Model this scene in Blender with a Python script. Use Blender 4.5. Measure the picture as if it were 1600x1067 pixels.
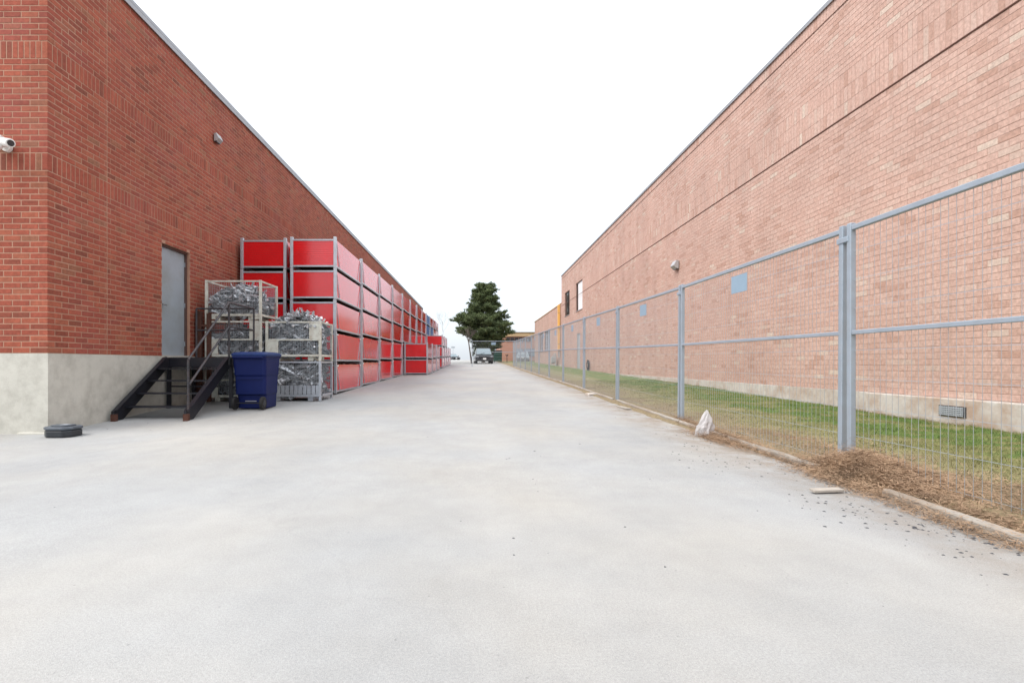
import bpy, bmesh, math, random
import numpy as np
from mathutils import Vector, Matrix, Euler
random.seed(7); RNG = np.random.default_rng(7)
S = bpy.context.scene
C = S.collection
for o in list(bpy.data.objects): bpy.data.objects.remove(o)

# ------------------------------------------------------------------ camera
EYE = 0.966
cam = bpy.data.objects.new('camera', bpy.data.cameras.new('camera')); C.objects.link(cam)
cam.location = (0, 0, EYE); cam.rotation_euler = (math.radians(90), 0, 0)
cam.data.sensor_width = 36; cam.data.lens = 18
cam.data.shift_x = 57 / 1600; cam.data.shift_y = 34.5 / 1600
cam.data.clip_start = 0.05; cam.data.clip_end = 6000
S.camera = cam

# ------------------------------------------------------------------ sky, sun, exposure
world = bpy.data.worlds.new('World'); S.world = world; world.use_nodes = True
nt = world.node_tree; nt.nodes.clear()
SUN_EL, SUN_AZ = math.radians(52), math.radians(242)     # azimuth from +Y clockwise
sky = nt.nodes.new('ShaderNodeTexSky'); sky.sky_type = 'NISHITA'; sky.sun_disc = False
sky.sun_elevation = SUN_EL; sky.sun_rotation = SUN_AZ
sky.dust_density = 4; sky.air_density = 1
bg1 = nt.nodes.new('ShaderNodeBackground'); bg1.inputs[1].default_value = 0.05
nt.links.new(sky.outputs[0], bg1.inputs[0])
tc = nt.nodes.new('ShaderNodeTexCoord'); sep = nt.nodes.new('ShaderNodeSeparateXYZ')
nt.links.new(tc.outputs['Generated'], sep.inputs[0])
ramp = nt.nodes.new('ShaderNodeValToRGB')
ramp.color_ramp.elements[0].position = 0.0; ramp.color_ramp.elements[0].color = (0.395, 0.425, 0.46, 1)
ramp.color_ramp.elements[1].position = 1.0; ramp.color_ramp.elements[1].color = (1.0, 1.0, 1.0, 1)
e = ramp.color_ramp.elements.new(0.35); e.color = (0.72, 0.74, 0.76, 1)
nt.links.new(sep.outputs[2], ramp.inputs[0])
bg2 = nt.nodes.new('ShaderNodeBackground'); bg2.inputs[1].default_value = 1.0
nt.links.new(ramp.outputs[0], bg2.inputs[0])
add = nt.nodes.new('ShaderNodeAddShader'); wo = nt.nodes.new('ShaderNodeOutputWorld')
nt.links.new(bg1.outputs[0], add.inputs[0]); nt.links.new(bg2.outputs[0], add.inputs[1])
nt.links.new(add.outputs[0], wo.inputs[0])
sun = bpy.data.objects.new('sun', bpy.data.lights.new('sun', 'SUN')); C.objects.link(sun)
sun.data.energy = 1.15; sun.data.angle = math.radians(35); sun.data.color = (1.0, 0.97, 0.92)
d = Vector((math.sin(SUN_AZ) * math.cos(SUN_EL), math.cos(SUN_AZ) * math.cos(SUN_EL), math.sin(SUN_EL)))
sun.rotation_euler = d.to_track_quat('Z', 'Y').to_euler()
S.view_settings.view_transform = 'Standard'; S.view_settings.look = 'None'
S.view_settings.gamma = 1; S.view_settings.use_curve_mapping = False
S.view_settings.exposure = 0.85

# ------------------------------------------------------------------ terrain heights
PY = [-60, 4.5, 8.3, 12, 13.55, 16, 26, 50, 75, 98, 106, 125, 200, 400, 6000]
PZ = [0, 0, .03, .10, .135, .20, .37, .83, 1.28, 1.70, 1.66, 1.05, -.6, -2.2, -2.2]
def sstep(t): t = np.clip(t, 0, 1); return t * t * (3 - 2 * t)
def gz(x, y):
    z = sum(np.interp(y + k, PY, PZ) for k in (-1.2, 0, 1.2)) / 3
    return z - .12 * sstep((-x - 2.6) / 3) * (1 - sstep((y - 6.5) / 5.0))
def gzf(x, y): return float(gz(np.float64(x), np.float64(y)))

# ------------------------------------------------------------------ materials
def mat(name, col, rough=0.8, metal=0.0, var=0.0, scale=5.0, bump=0.0, bscale=40.0, spec=0.5, coat=0, dirt=None, dscale=1.5, damt=.5, stretch=(1, 1, 1)):
    m = bpy.data.materials.new(name); m.use_nodes = True
    N, L = m.node_tree.nodes, m.node_tree.links
    b = N['Principled BSDF']; b.inputs['Roughness'].default_value = rough; b.inputs['Metallic'].default_value = metal
    b.inputs['Specular IOR Level'].default_value = spec
    if coat: b.inputs['Coat Weight'].default_value = coat; b.inputs['Coat Roughness'].default_value = .12
    b.inputs['Base Color'].default_value = (*col, 1)
    g = N.new('ShaderNodeNewGeometry')
    mp = N.new('ShaderNodeMapping'); mp.inputs['Scale'].default_value = stretch; L.new(g.outputs['Position'], mp.inputs[0])
    out = None
    if var or dirt:
        n = N.new('ShaderNodeTexNoise'); n.inputs['Scale'].default_value = scale; n.inputs['Detail'].default_value = 6
        n.inputs['Roughness'].default_value = .65
        L.new(mp.outputs[0], n.inputs['Vector'])
        r = N.new('ShaderNodeMapRange'); r.inputs[1].default_value = .25; r.inputs[2].default_value = .75
        r.inputs[3].default_value = 1 - var; r.inputs[4].default_value = 1 + var; L.new(n.outputs[0], r.inputs[0])
        mx = N.new('ShaderNodeVectorMath'); mx.operation = 'SCALE'; mx.inputs[0].default_value = col
        L.new(r.outputs[0], mx.inputs['Scale']); out = mx.outputs[0]
        if dirt:
            n2 = N.new('ShaderNodeTexNoise'); n2.inputs['Scale'].default_value = dscale; n2.inputs['Detail'].default_value = 8
            n2.inputs['Roughness'].default_value = .7; L.new(mp.outputs[0], n2.inputs['Vector'])
            r2 = N.new('ShaderNodeMapRange'); r2.inputs[1].default_value = .44; r2.inputs[2].default_value = .68
            r2.inputs[3].default_value = 0; r2.inputs[4].default_value = damt; L.new(n2.outputs[0], r2.inputs[0])
            m2 = N.new('ShaderNodeMixRGB'); L.new(r2.outputs[0], m2.inputs[0]); L.new(out, m2.inputs[1])
            m2.inputs[2].default_value = (*dirt, 1); out = m2.outputs[0]
        L.new(out, b.inputs['Base Color'])
    if bump:
        n3 = N.new('ShaderNodeTexNoise'); n3.inputs['Scale'].default_value = bscale; n3.inputs['Detail'].default_value = 4
        L.new(mp.outputs[0], n3.inputs['Vector'])
        bp = N.new('ShaderNodeBump'); bp.inputs['Strength'].default_value = bump; bp.inputs['Distance'].default_value = .01
        L.new(n3.outputs[0], bp.inputs['Height']); L.new(bp.outputs[0], b.inputs['Normal'])
    return m

def brick_mat(name, cols, single, blot=.10, cloud=None):
    """fired clay with a colour of its own per brick, and broad blotches of weathering"""
    m = bpy.data.materials.new(name); m.use_nodes = True
    N, L = m.node_tree.nodes, m.node_tree.links
    b = N['Principled BSDF']; b.inputs['Roughness'].default_value = .88; b.inputs['Specular IOR Level'].default_value = .25
    if single: src = N.new('ShaderNodeObjectInfo').outputs['Random']
    else: src = N.new('ShaderNodeNewGeometry').outputs['Random Per Island']
    r = N.new('ShaderNodeValToRGB'); cr = r.color_ramp; cr.interpolation = 'LINEAR'
    while len(cr.elements) > 1: cr.elements.remove(cr.elements[0])
    cr.elements[0].position = cols[0][0]; cr.elements[0].color = (*cols[0][1], 1)
    for p, c in cols[1:]:
        e = cr.elements.new(p); e.color = (*c, 1)
    L.new(src, r.inputs[0])
    g = N.new('ShaderNodeNewGeometry')
    n = N.new('ShaderNodeTexNoise'); n.inputs['Scale'].default_value = 19; n.inputs['Detail'].default_value = 5; n.inputs['Roughness'].default_value = .7
    L.new(g.outputs['Position'], n.inputs['Vector'])
    n2 = N.new('ShaderNodeTexNoise'); n2.inputs['Scale'].default_value = .7; n2.inputs['Detail'].default_value = 5
    L.new(g.outputs['Position'], n2.inputs['Vector'])
    a = N.new('ShaderNodeMapRange'); a.inputs[1].default_value = .3; a.inputs[2].default_value = .7; a.inputs[3].default_value = .76; a.inputs[4].default_value = 1.22
    L.new(n.outputs[0], a.inputs[0])
    c = N.new('ShaderNodeMapRange'); c.inputs[1].default_value = .3; c.inputs[2].default_value = .7; c.inputs[3].default_value = 1 - blot; c.inputs[4].default_value = 1 + blot
    L.new(n2.outputs[0], c.inputs[0])
    mu = N.new('ShaderNodeMath'); mu.operation = 'MULTIPLY'; L.new(a.outputs[0], mu.inputs[0]); L.new(c.outputs[0], mu.inputs[1])
    sc = N.new('ShaderNodeVectorMath'); sc.operation = 'SCALE'; L.new(r.outputs[0], sc.inputs[0]); L.new(mu.outputs[0], sc.inputs['Scale'])
    out = sc.outputs[0]
    if not cloud:
        n4 = N.new('ShaderNodeTexNoise'); n4.inputs['Scale'].default_value = 8.5; n4.inputs['Detail'].default_value = 3
        L.new(g.outputs['Position'], n4.inputs['Vector'])
        r4 = N.new('ShaderNodeMapRange'); r4.inputs[1].default_value = .62; r4.inputs[2].default_value = .78; r4.inputs[3].default_value = 0; r4.inputs[4].default_value = .28
        L.new(n4.outputs[0], r4.inputs[0])
        m4 = N.new('ShaderNodeMixRGB'); L.new(r4.outputs[0], m4.inputs[0]); L.new(out, m4.inputs[1]); m4.inputs[2].default_value = (.64, .55, .46, 1); out = m4.outputs[0]
    if cloud:
        n3 = N.new('ShaderNodeTexNoise'); n3.inputs['Scale'].default_value = 1.1; n3.inputs['Detail'].default_value = 4
        mp = N.new('ShaderNodeMapping'); mp.inputs['Scale'].default_value = (1, .8, 1.3); L.new(g.outputs['Position'], mp.inputs[0]); L.new(mp.outputs[0], n3.inputs['Vector'])
        rr = N.new('ShaderNodeMapRange'); rr.inputs[1].default_value = .5; rr.inputs[2].default_value = .75; rr.inputs[3].default_value = 0; rr.inputs[4].default_value = .3
        L.new(n3.outputs[0], rr.inputs[0])
        mm = N.new('ShaderNodeMixRGB'); L.new(rr.outputs[0], mm.inputs[0]); L.new(out, mm.inputs[1]); mm.inputs[2].default_value = (*cloud, 1); out = mm.outputs[0]
    ms = N.new('ShaderNodeMapping'); ms.inputs['Scale'].default_value = (2.2, 2.2, .16); L.new(g.outputs['Position'], ms.inputs[0])
    n5 = N.new('ShaderNodeTexNoise'); n5.inputs['Scale'].default_value = 1.0; n5.inputs['Detail'].default_value = 5; L.new(ms.outputs[0], n5.inputs['Vector'])
    r5 = N.new('ShaderNodeMapRange'); r5.inputs[1].default_value = .36; r5.inputs[2].default_value = .52; r5.inputs[3].default_value = .93; r5.inputs[4].default_value = 1.0; L.new(n5.outputs[0], r5.inputs[0])
    s5 = N.new('ShaderNodeVectorMath'); s5.operation = 'SCALE'; L.new(out, s5.inputs[0]); L.new(r5.outputs[0], s5.inputs['Scale']); out = s5.outputs[0]
    L.new(out, b.inputs['Base Color'])
    bp = N.new('ShaderNodeBump'); bp.inputs['Strength'].default_value = .35; bp.inputs['Distance'].default_value = .004
    L.new(n.outputs[0], bp.inputs['Height']); L.new(bp.outputs[0], b.inputs['Normal'])
    return m

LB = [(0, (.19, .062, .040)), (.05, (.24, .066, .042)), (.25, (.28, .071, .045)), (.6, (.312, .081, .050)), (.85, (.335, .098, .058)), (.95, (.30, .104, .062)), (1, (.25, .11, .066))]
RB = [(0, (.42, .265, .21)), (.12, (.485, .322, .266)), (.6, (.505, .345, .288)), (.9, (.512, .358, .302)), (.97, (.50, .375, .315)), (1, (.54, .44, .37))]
M = dict(
    lb1=brick_mat('red_clay_brick', LB, True, cloud=(.26, .075, .085)), lbm=brick_mat('red_clay_brickwork', LB, False, cloud=(.26, .075, .085)),
    rb1=brick_mat('pink_clay_brick', RB, True, .07), rbm=brick_mat('pink_clay_brickwork', RB, False, .07),
    lmort=mat('pink_mortar', (.40, .225, .155), .95, var=.12, scale=3, bump=.3, bscale=120),
    rmort=mat('grey_pink_mortar', (.43, .29, .24), .95, var=.12, scale=3, bump=.3, bscale=120),
    fmort=mat('far_brick_wall', (.42, .22, .16), .95, var=.15, scale=6),
    conc=mat('poured_concrete', (.52, .51, .455), .92, var=.10, scale=1.6, bump=.35, bscale=30, dirt=(.25, .235, .20), dscale=2.3, damt=.55),
    rconc=mat('pale_parged_concrete', (.50, .475, .44), .92, var=.16, scale=4, bump=.5, bscale=14, dirt=(.36, .25, .18), dscale=2.2, damt=.85),
    coping=mat('grey_metal_coping', (.30, .30, .31), .45, .6, var=.08, scale=3),
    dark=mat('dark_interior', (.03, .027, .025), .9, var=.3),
    door=mat('blue_grey_door_paint', (.30, .345, .385), .5, var=.05, scale=3, dirt=(.20, .21, .17), dscale=1.6, damt=.45, bump=.05, bscale=8),
    dframe=mat('brown_door_frame', (.10, .055, .045), .5, var=.15, scale=8),
    steel=mat('brushed_steel', (.55, .55, .54), .3, .9, var=.08),
    blk=mat('black_painted_steel', (.013, .015, .022), .42, .2, var=.3, scale=9, dirt=(.06, .035, .028), dscale=5, damt=.14, bump=.2),
    rust=mat('rusty_steel', (.085, .034, .022), .9, var=.35, scale=14, bump=.5),
    rail=mat('worn_black_handrail', (.045, .047, .055), .45, .3, var=.25, scale=9, dirt=(.14, .09, .07), dscale=9, damt=.4),
    galv=mat('galvanised_steel', (.50, .535, .58), .42, .55, var=.14, scale=9, dirt=(.30, .29, .29), dscale=6, damt=.3),
    fgalv=mat('galvanised_fence_steel', (.33, .395, .46), .5, .35, var=.10, scale=7, dirt=(.34, .37, .41), dscale=9, damt=.5),
    wire=mat('galvanised_wire', (.40, .45, .50), .5, .35),
    plate=mat('blue_grey_plate', (.25, .36, .46), .5, .1, var=.06),
    cream=mat('cream_cage_paint', (.60, .61, .54), .55, var=.10, scale=7, dirt=(.28, .20, .13), dscale=6, damt=.55),
    clamp=mat('zinc_clamp_metal', (.60, .63, .66), .36, .55, var=.25, scale=11, dirt=(.20, .17, .14), dscale=8, damt=.5),
    clamp2=mat('dull_zinc_metal', (.27, .285, .30), .5, .6, var=.3, scale=11, dirt=(.12, .10, .08), dscale=8, damt=.6),
    red=mat('red_film_panel', (.74, .006, .012), .12, var=.09, scale=2.5, dirt=(.58, .012, .018), dscale=1.2, damt=.5, spec=.7, coat=.35),
    blue=mat('blue_film_panel', (.055, .13, .36), .30, var=.09, scale=2.5),
    stack=mat('stacked_board_edges', (.10, .065, .045), .9, var=.5, scale=8),
    bin=mat('dark_blue_plastic', (.003, .010, .080), .5, spec=.22, var=.10, scale=3, bump=.05, bscale=200),
    blid=mat('blue_plastic_lid', (.010, .032, .13), .5, spec=.3, var=.12, scale=4, bump=.05, bscale=150),
    rubber=mat('black_rubber', (.012, .012, .013), .75, var=.2),
    white=mat('white_plastic', (.78, .78, .76), .4, var=.04),
    lampg=mat('grey_lamp_housing', (.42, .42, .43), .45, .3, var=.08),
    glass=mat('dark_window_glass', (.02, .025, .03), .08, spec=.8),
    gglass=mat('light_blue_window_glass', (.22, .29, .36), .12, spec=.8),
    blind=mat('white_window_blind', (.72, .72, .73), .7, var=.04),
    yellow=mat('yellow_painted_duct', (.80, .47, .13), .5, var=.08, scale=4),
    meter=mat('grey_meter_paint', (.40, .42, .43), .5, .2, var=.15),
    tan=mat('tan_fascia', (.50, .34, .19), .7, var=.1),
    kerb=mat('weathered_kerb_timber', (.33, .305, .27), .9, var=.2, scale=9, bump=.6, bscale=25, dirt=(.20, .14, .09), dscale=4, damt=.7, stretch=(1, .25, 1)),
    straw=mat('dry_straw', (.33, .225, .145), .95, var=.5, scale=3),
    blade=mat('grass_blades', (.145, .165, .062), .9, var=.35, scale=2.2, dirt=(.29, .245, .14), dscale=1.5, damt=1.0),
    soil=mat('bare_soil', (.24, .15, .095), .98, var=.35, scale=6, bump=1.0, bscale=25),
    crumb=mat('asphalt_crumbs', (.045, .048, .056), .9, var=.4, scale=30),
    bag=mat('thin_plastic_bag', (.62, .61, .62), .35, var=.05),
    needles=mat('pine_needles', (.085, .118, .048), .75, var=.45, scale=.9, dirt=(.15, .18, .06), dscale=1.4, damt=.8),
    bark=mat('grey_bark', (.13, .11, .095), .95, var=.3, scale=9, bump=.6),
    carp=mat('black_car_paint', (.018, .022, .028), .25, .2, coat=.8), cart=mat('black_car_trim', (.012, .012, .012), .5),
    carg=mat('car_windscreen_glass', (.16, .22, .25), .06, spec=1.0),
    chrome=mat('chrome_trim', (.7, .7, .7), .15, 1.0), hl=mat('headlight_lens', (.30, .33, .36), .1, spec=1.0),
    silver=mat('pale_blue_car_paint', (.42, .50, .55), .3, .3, coat=.7),
    green=mat('dark_green_dumpster', (.012, .065, .045), .5, var=.2),
    sign=mat('grey_sign_face', (.34, .37, .40), .5), wood=mat('weathered_board', (.36, .33, .29), .9, var=.2, scale=12, stretch=(1, 1, 1)),
    alu=mat('pale_door_sill', (.55, .54, .5), .5, .3),
    case=mat('black_case_plastic', (.02, .024, .03), .38, var=.3, scale=12), casel=mat('scuffed_case_lid', (.075, .09, .11), .5, var=.3, scale=14),
)

def paving_mat():
    m = bpy.data.materials.new('sun_bleached_asphalt'); m.use_nodes = True
    N, L = m.node_tree.nodes, m.node_tree.links; b = N['Principled BSDF']; b.inputs['Roughness'].default_value = .93
    b.inputs['Specular IOR Level'].default_value = .2
    g = N.new('ShaderNodeNewGeometry')
    def noise(sc, det=5, ro=.6, st=None):
        n = N.new('ShaderNodeTexNoise'); n.inputs['Scale'].default_value = sc; n.inputs['Detail'].default_value = det; n.inputs['Roughness'].default_value = ro
        if st:
            mp = N.new('ShaderNodeMapping'); mp.inputs['Scale'].default_value = st; L.new(g.outputs['Position'], mp.inputs[0]); L.new(mp.outputs[0], n.inputs['Vector'])
        else: L.new(g.outputs['Position'], n.inputs['Vector'])
        return n.outputs[0]
    def rng(o, a, b_, c, d_):
        r = N.new('ShaderNodeMapRange'); [setattr(r.inputs[i + 1], 'default_value', v) for i, v in enumerate((a, b_, c, d_))]; L.new(o, r.inputs[0]); return r.outputs[0]
    def mul(a, b_):
        r = N.new('ShaderNodeMath'); r.operation = 'MULTIPLY'; L.new(a, r.inputs[0]); L.new(b_, r.inputs[1]); return r.outputs[0]
    big = rng(noise(.55, 6, .6, (1, .45, 1)), .3, .7, .885, 1.075)
    mid = rng(noise(2.6, 8, .75), .3, .7, .93, 1.07)
    fine = rng(noise(95, 4, .75), .28, .72, .85, 1.15)
    fine2 = rng(noise(240, 2, .6), .3, .7, .86, 1.14)
    v = mul(mul(big, mid), mul(fine, fine2))
    vor = N.new('ShaderNodeTexVoronoi'); vor.inputs['Scale'].default_value = 7; L.new(g.outputs['Position'], vor.inputs['Vector'])
    sp = rng(vor.outputs['Distance'], .02, .05, .72, 1)
    v = mul(v, sp)
    # thin scattered cracks
    vc = N.new('ShaderNodeTexVoronoi'); vc.feature = 'DISTANCE_TO_EDGE'; vc.inputs['Scale'].default_value = .32
    nd = N.new('ShaderNodeTexNoise'); nd.inputs['Scale'].default_value = 1.3; nd.inputs['Detail'].default_value = 6; L.new(g.outputs['Position'], nd.inputs['Vector'])
    va = N.new('ShaderNodeVectorMath'); va.operation = 'MULTIPLY_ADD'; va.inputs[1].default_value = (.9, .9, .9); L.new(nd.outputs[1], va.inputs[0]); L.new(g.outputs['Position'], va.inputs[2])
    L.new(va.outputs[0], vc.inputs['Vector'])
    ck = rng(vc.outputs['Distance'], .0, .005, .955, 1); v = mul(v, ck)
    base = N.new('ShaderNodeMixRGB'); base.inputs[1].default_value = (.335, .345, .347, 1); base.inputs[2].default_value = (.362, .357, .338, 1)
    L.new(rng(noise(.4, 4, .5), .4, .62, 0, 1), base.inputs[0])
    # brown dirt washed from the verge on the right edge
    sx = N.new('ShaderNodeSeparateXYZ'); L.new(g.outputs['Position'], sx.inputs[0])
    ed = rng(sx.outputs[0], 2.2, 2.95, 0, 1); dn = rng(noise(2.2, 8, .8), .38, .60, 0, .9)
    dm = N.new('ShaderNodeMixRGB'); L.new(mul(ed, dn), dm.inputs[0]); L.new(base.outputs[0], dm.inputs[1]); dm.inputs[2].default_value = (.24, .195, .15, 1)
    sc = N.new('ShaderNodeVectorMath'); sc.operation = 'SCALE'; L.new(dm.outputs[0], sc.inputs[0]); L.new(v, sc.inputs['Scale'])
    L.new(sc.outputs[0], b.inputs['Base Color'])
    bp = N.new('ShaderNodeBump'); bp.inputs['Strength'].default_value = .5; bp.inputs['Distance'].default_value = .006
    L.new(mul(fine, fine2), bp.inputs['Height']); L.new(bp.outputs[0], b.inputs['Normal'])
    return m
def lawn_mat():
    m = bpy.data.materials.new('spring_lawn'); m.use_nodes = True
    N, L = m.node_tree.nodes, m.node_tree.links; b = N['Principled BSDF']; b.inputs['Roughness'].default_value = .97; b.inputs['Specular IOR Level'].default_value = .1
    g = N.new('ShaderNodeNewGeometry'); sx = N.new('ShaderNodeSeparateXYZ'); L.new(g.outputs['Position'], sx.inputs[0])
    n = N.new('ShaderNodeTexNoise'); n.inputs['Scale'].default_value = 1.7; n.inputs['Detail'].default_value = 8; n.inputs['Roughness'].default_value = .7; L.new(g.outputs['Position'], n.inputs['Vector'])
    n2 = N.new('ShaderNodeTexNoise'); n2.inputs['Scale'].default_value = 25; n2.inputs['Detail'].default_value = 5; L.new(g.outputs['Position'], n2.inputs['Vector'])
    mr = N.new('ShaderNodeMapRange'); mr.inputs[1].default_value = 3.1; mr.inputs[2].default_value = 5.5; L.new(sx.outputs[0], mr.inputs[0])
    ad = N.new('ShaderNodeMath'); ad.operation = 'MULTIPLY_ADD'; ad.inputs[1].default_value = 2.1; L.new(n.outputs[0], ad.inputs[0]); 
    sb = N.new('ShaderNodeMath'); sb.operation = 'SUBTRACT'; sb.inputs[1].default_value = 1.12; L.new(mr.outputs[0], sb.inputs[0]); L.new(sb.outputs[0], ad.inputs[2])
    r = N.new('ShaderNodeValToRGB'); cr = r.color_ramp
    cr.elements[0].position = .12; cr.elements[0].color = (.235, .19, .12, 1); cr.elements[1].position = 1; cr.elements[1].color = (.115, .175, .052, 1)
    e = cr.elements.new(.45); e.color = (.27, .25, .135, 1); e = cr.elements.new(.8); e.color = (.195, .20, .085, 1)
    L.new(ad.outputs[0], r.inputs[0])
    a = N.new('ShaderNodeMapRange'); a.inputs[1].default_value = .3; a.inputs[2].default_value = .7; a.inputs[3].default_value = .72; a.inputs[4].default_value = 1.25; L.new(n2.outputs[0], a.inputs[0])
    sc = N.new('ShaderNodeVectorMath'); sc.operation = 'SCALE'; L.new(r.outputs[0], sc.inputs[0]); L.new(a.outputs[0], sc.inputs['Scale']); L.new(sc.outputs[0], b.inputs['Base Color'])
    bp = N.new('ShaderNodeBump'); bp.inputs['Strength'].default_value = 1; bp.inputs['Distance'].default_value = .03; L.new(n2.outputs[0], bp.inputs['Height']); L.new(bp.outputs[0], b.inputs['Normal'])
    return m
M['pave'] = paving_mat(); M['lawn'] = lawn_mat()

# ------------------------------------------------------------------ helpers
BOXF = [(0, 3, 2, 1), (4, 5, 6, 7), (0, 1, 5, 4), (1, 2, 6, 5), (2, 3, 7, 6), (3, 0, 4, 7)]
class MB:
    def __init__(s): s.v = []; s.f = []; s.sm = False
    def box(s, x0, x1, y0, y1, z0, z1, mtx=None):
        k = len(s.v); vs = [(x0, y0, z0), (x1, y0, z0), (x1, y1, z0), (x0, y1, z0), (x0, y0, z1), (x1, y0, z1), (x1, y1, z1), (x0, y1, z1)]
        if mtx: vs = [tuple(mtx @ Vector(p)) for p in vs]
        s.v += vs; s.f += [tuple(k + i for i in f) for f in BOXF]; return s
    def bar(s, a, b, w, h=None, up=(0, 0, 1)):
        h = h or w; a = Vector(a); b = Vector(b); d = (b - a); L_ = d.length; d.normalize(); up = Vector(up)
        if abs(d.dot(up)) > .98: up = Vector((0, 1, 0))
        x = d.cross(up).normalized(); y = x.cross(d)
        m = Matrix((x, d, y)).transposed().to_4x4(); m.translation = a
        return s.box(-w / 2, w / 2, 0, L_, -h / 2, h / 2, m)
    def tube(s, a, b, r, r2=None, n=8, cap=True):
        r2 = r if r2 is None else r2; a = Vector(a); b = Vector(b); d = (b - a).normalized()
        u = Vector((0, 0, 1)) if abs(d.z) < .9 else Vector((1, 0, 0)); x = d.cross(u).normalized(); y = d.cross(x); k = len(s.v)
        for p, q in ((a, r), (b, r2)):
            for i in range(n):
                t = 2 * math.pi * i / n; s.v.append(tuple(p + x * q * math.cos(t) + y * q * math.sin(t)))
        s.f += [(k + i, k + (i + 1) % n, k + n + (i + 1) % n, k + n + i) for i in range(n)]
        if cap: s.f += [tuple(k + i for i in reversed(range(n))), tuple(k + n + i for i in range(n))]
        return s
    def path(s, pts, r, n=8):
        for a, b in zip(pts, pts[1:]): s.tube(a, b, r, n=n)
        return s
    def prism(s, pts, axis, a, b):
        """outline pts extruded along axis 'x' 'y' or 'z'"""
        k = len(s.v); n = len(pts)
        for t in (a, b):
            for p, q in pts: s.v.append({'x': (t, p, q), 'y': (p, t, q), 'z': (p, q, t)}[axis])
        s.f += [(k + i, k + (i + 1) % n, k + n + (i + 1) % n, k + n + i) for i in range(n)]
        s.f += [tuple(k + i for i in reversed(range(n))), tuple(k + n + i for i in range(n))]; return s
    def mesh(s, name):
        me = bpy.data.meshes.new(name); me.from_pydata(s.v, [], s.f); me.update()
        bm = bmesh.new(); bm.from_mesh(me); bmesh.ops.recalc_face_normals(bm, faces=bm.faces); bm.to_mesh(me); bm.free(); return me
def world_of(o):
    m = o.matrix_basis.copy()
    while o.parent: m = o.parent.matrix_basis @ o.matrix_parent_inverse @ m; o = o.parent
    return m
def link(o, parent=None, inv=True):
    C.objects.link(o)
    if parent:
        o.parent = parent
        if inv: o.matrix_parent_inverse = world_of(parent).inverted()
    return o
def obj(name, mb, m, parent=None, bevel=0, smooth=False, inv=True):
    me = mb.mesh(name) if isinstance(mb, MB) else mb
    if m and not me.materials: me.materials.append(m)
    if smooth: me.polygons.foreach_set('use_smooth', [True] * len(me.polygons))
    o = bpy.data.objects.new(name, me); link(o, parent, inv)
    if bevel:
        b = o.modifiers.new('bevel', 'BEVEL'); b.width = bevel; b.segments = 2; b.limit_method = 'ANGLE'
    return o
def tag(o, label=None, cat=None, group=None, kind=None):
    for k, v in (('label', label), ('category', cat), ('group', group), ('kind', kind)):
        if v: o[k] = v
    return o
def thing(name, loc, label, cat, group=None, rz=0):
    o = bpy.data.objects.new(name, None); C.objects.link(o); o.location = loc; o.rotation_euler = (0, 0, rz); o.empty_display_size = .2
    return tag(o, label, cat, group)
def copy_tree(o, loc, rz=None, label=None):
    c = o.copy(); C.objects.link(c); c.location = loc
    if rz is not None: c.rotation_euler = (0, 0, rz)
    if label: c['label'] = label
    def rec(src, dst):
        for ch in KIDS.get(src.name, []):
            d_ = ch.copy(); C.objects.link(d_); d_.parent = dst; rec(ch, d_)
    rec(o, c); return c
KIDS = {}
def note_kids(root):
    def rec(o):
        ks = [q for q in bpy.data.objects if q.parent == o]; KIDS[o.name] = ks
        for k in ks: rec(k)
    rec(root)
def fast_mesh(name, verts, nper, m):
    """verts: (count, nper, 3) separate faces"""
    c = verts.shape[0]; me = bpy.data.meshes.new(name); me.vertices.add(c * nper); me.vertices.foreach_set('co', verts.reshape(-1).astype(np.float32))
    me.loops.add(c * nper); me.loops.foreach_set('vertex_index', np.arange(c * nper, dtype=np.int32))
    me.polygons.add(c); me.polygons.foreach_set('loop_start', np.arange(0, c * nper, nper, dtype=np.int32)); me.update(calc_edges=True); me.validate()
    if m: me.materials.append(m)
    return me

# ------------------------------------------------------------------ ground
def sheet(name, xs, ys, zf, m, kind='structure'):
    X, Y = np.meshgrid(xs, ys); Z = zf(X, Y); n, k = X.shape
    v = np.stack([X, Y, Z], -1).reshape(-1, 3); f = [(j * k + i, j * k + i + 1, (j + 1) * k + i + 1, (j + 1) * k + i) for j in range(n - 1) for i in range(k - 1)]
    me = bpy.data.meshes.new(name); me.from_pydata(v.tolist(), [], f); me.update(); me.materials.append(m)
    me.polygons.foreach_set('use_smooth', [True] * len(me.polygons))
    return tag(link(bpy.data.objects.new(name, me)), kind=kind)
ysG = np.concatenate([np.arange(-60, 130, 2.0), np.arange(130, 400, 20), [400, 700, 1500, 3500]])
sheet('ground', np.array([-1500, -300, -60, -20, -8, 0, 3.25, 7.2, 20, 60, 300, 1500.]), ysG, lambda x, y: gz(x, y) - .16, M['soil'])
def wob(y): return 3.06 + .05 * np.sin(y * .9) + .025 * np.sin(y * 3.1 + 1) + .10 * sstep((y - 3) / 6)
ysP = np.concatenate([np.arange(-20, 30, .5), np.arange(30, 130, 2.0)])
def pave_sheet():
    us = np.array([-45, -20, -9, -8, -7, -6, -5.5, -5, -4.5, -4, -3.5, -3, -2, -1, 0, 1, 2, 2.6, 3.]); X, Y = np.meshgrid(us, ysP)
    X[:, -1] = wob(ysP); Z = gz(X, Y); n, k = X.shape
    v = np.stack([X, Y, Z], -1).reshape(-1, 3); f = [(j * k + i, j * k + i + 1, (j + 1) * k + i + 1, (j + 1) * k + i) for j in range(n - 1) for i in range(k - 1)]
    me = bpy.data.meshes.new('driveway'); me.from_pydata(v.tolist(), [], f); me.update(); me.materials.append(M['pave'])
    me.polygons.foreach_set('use_smooth', [True] * len(me.polygons))
    tag(link(bpy.data.objects.new('driveway', me)), kind='structure')
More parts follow.
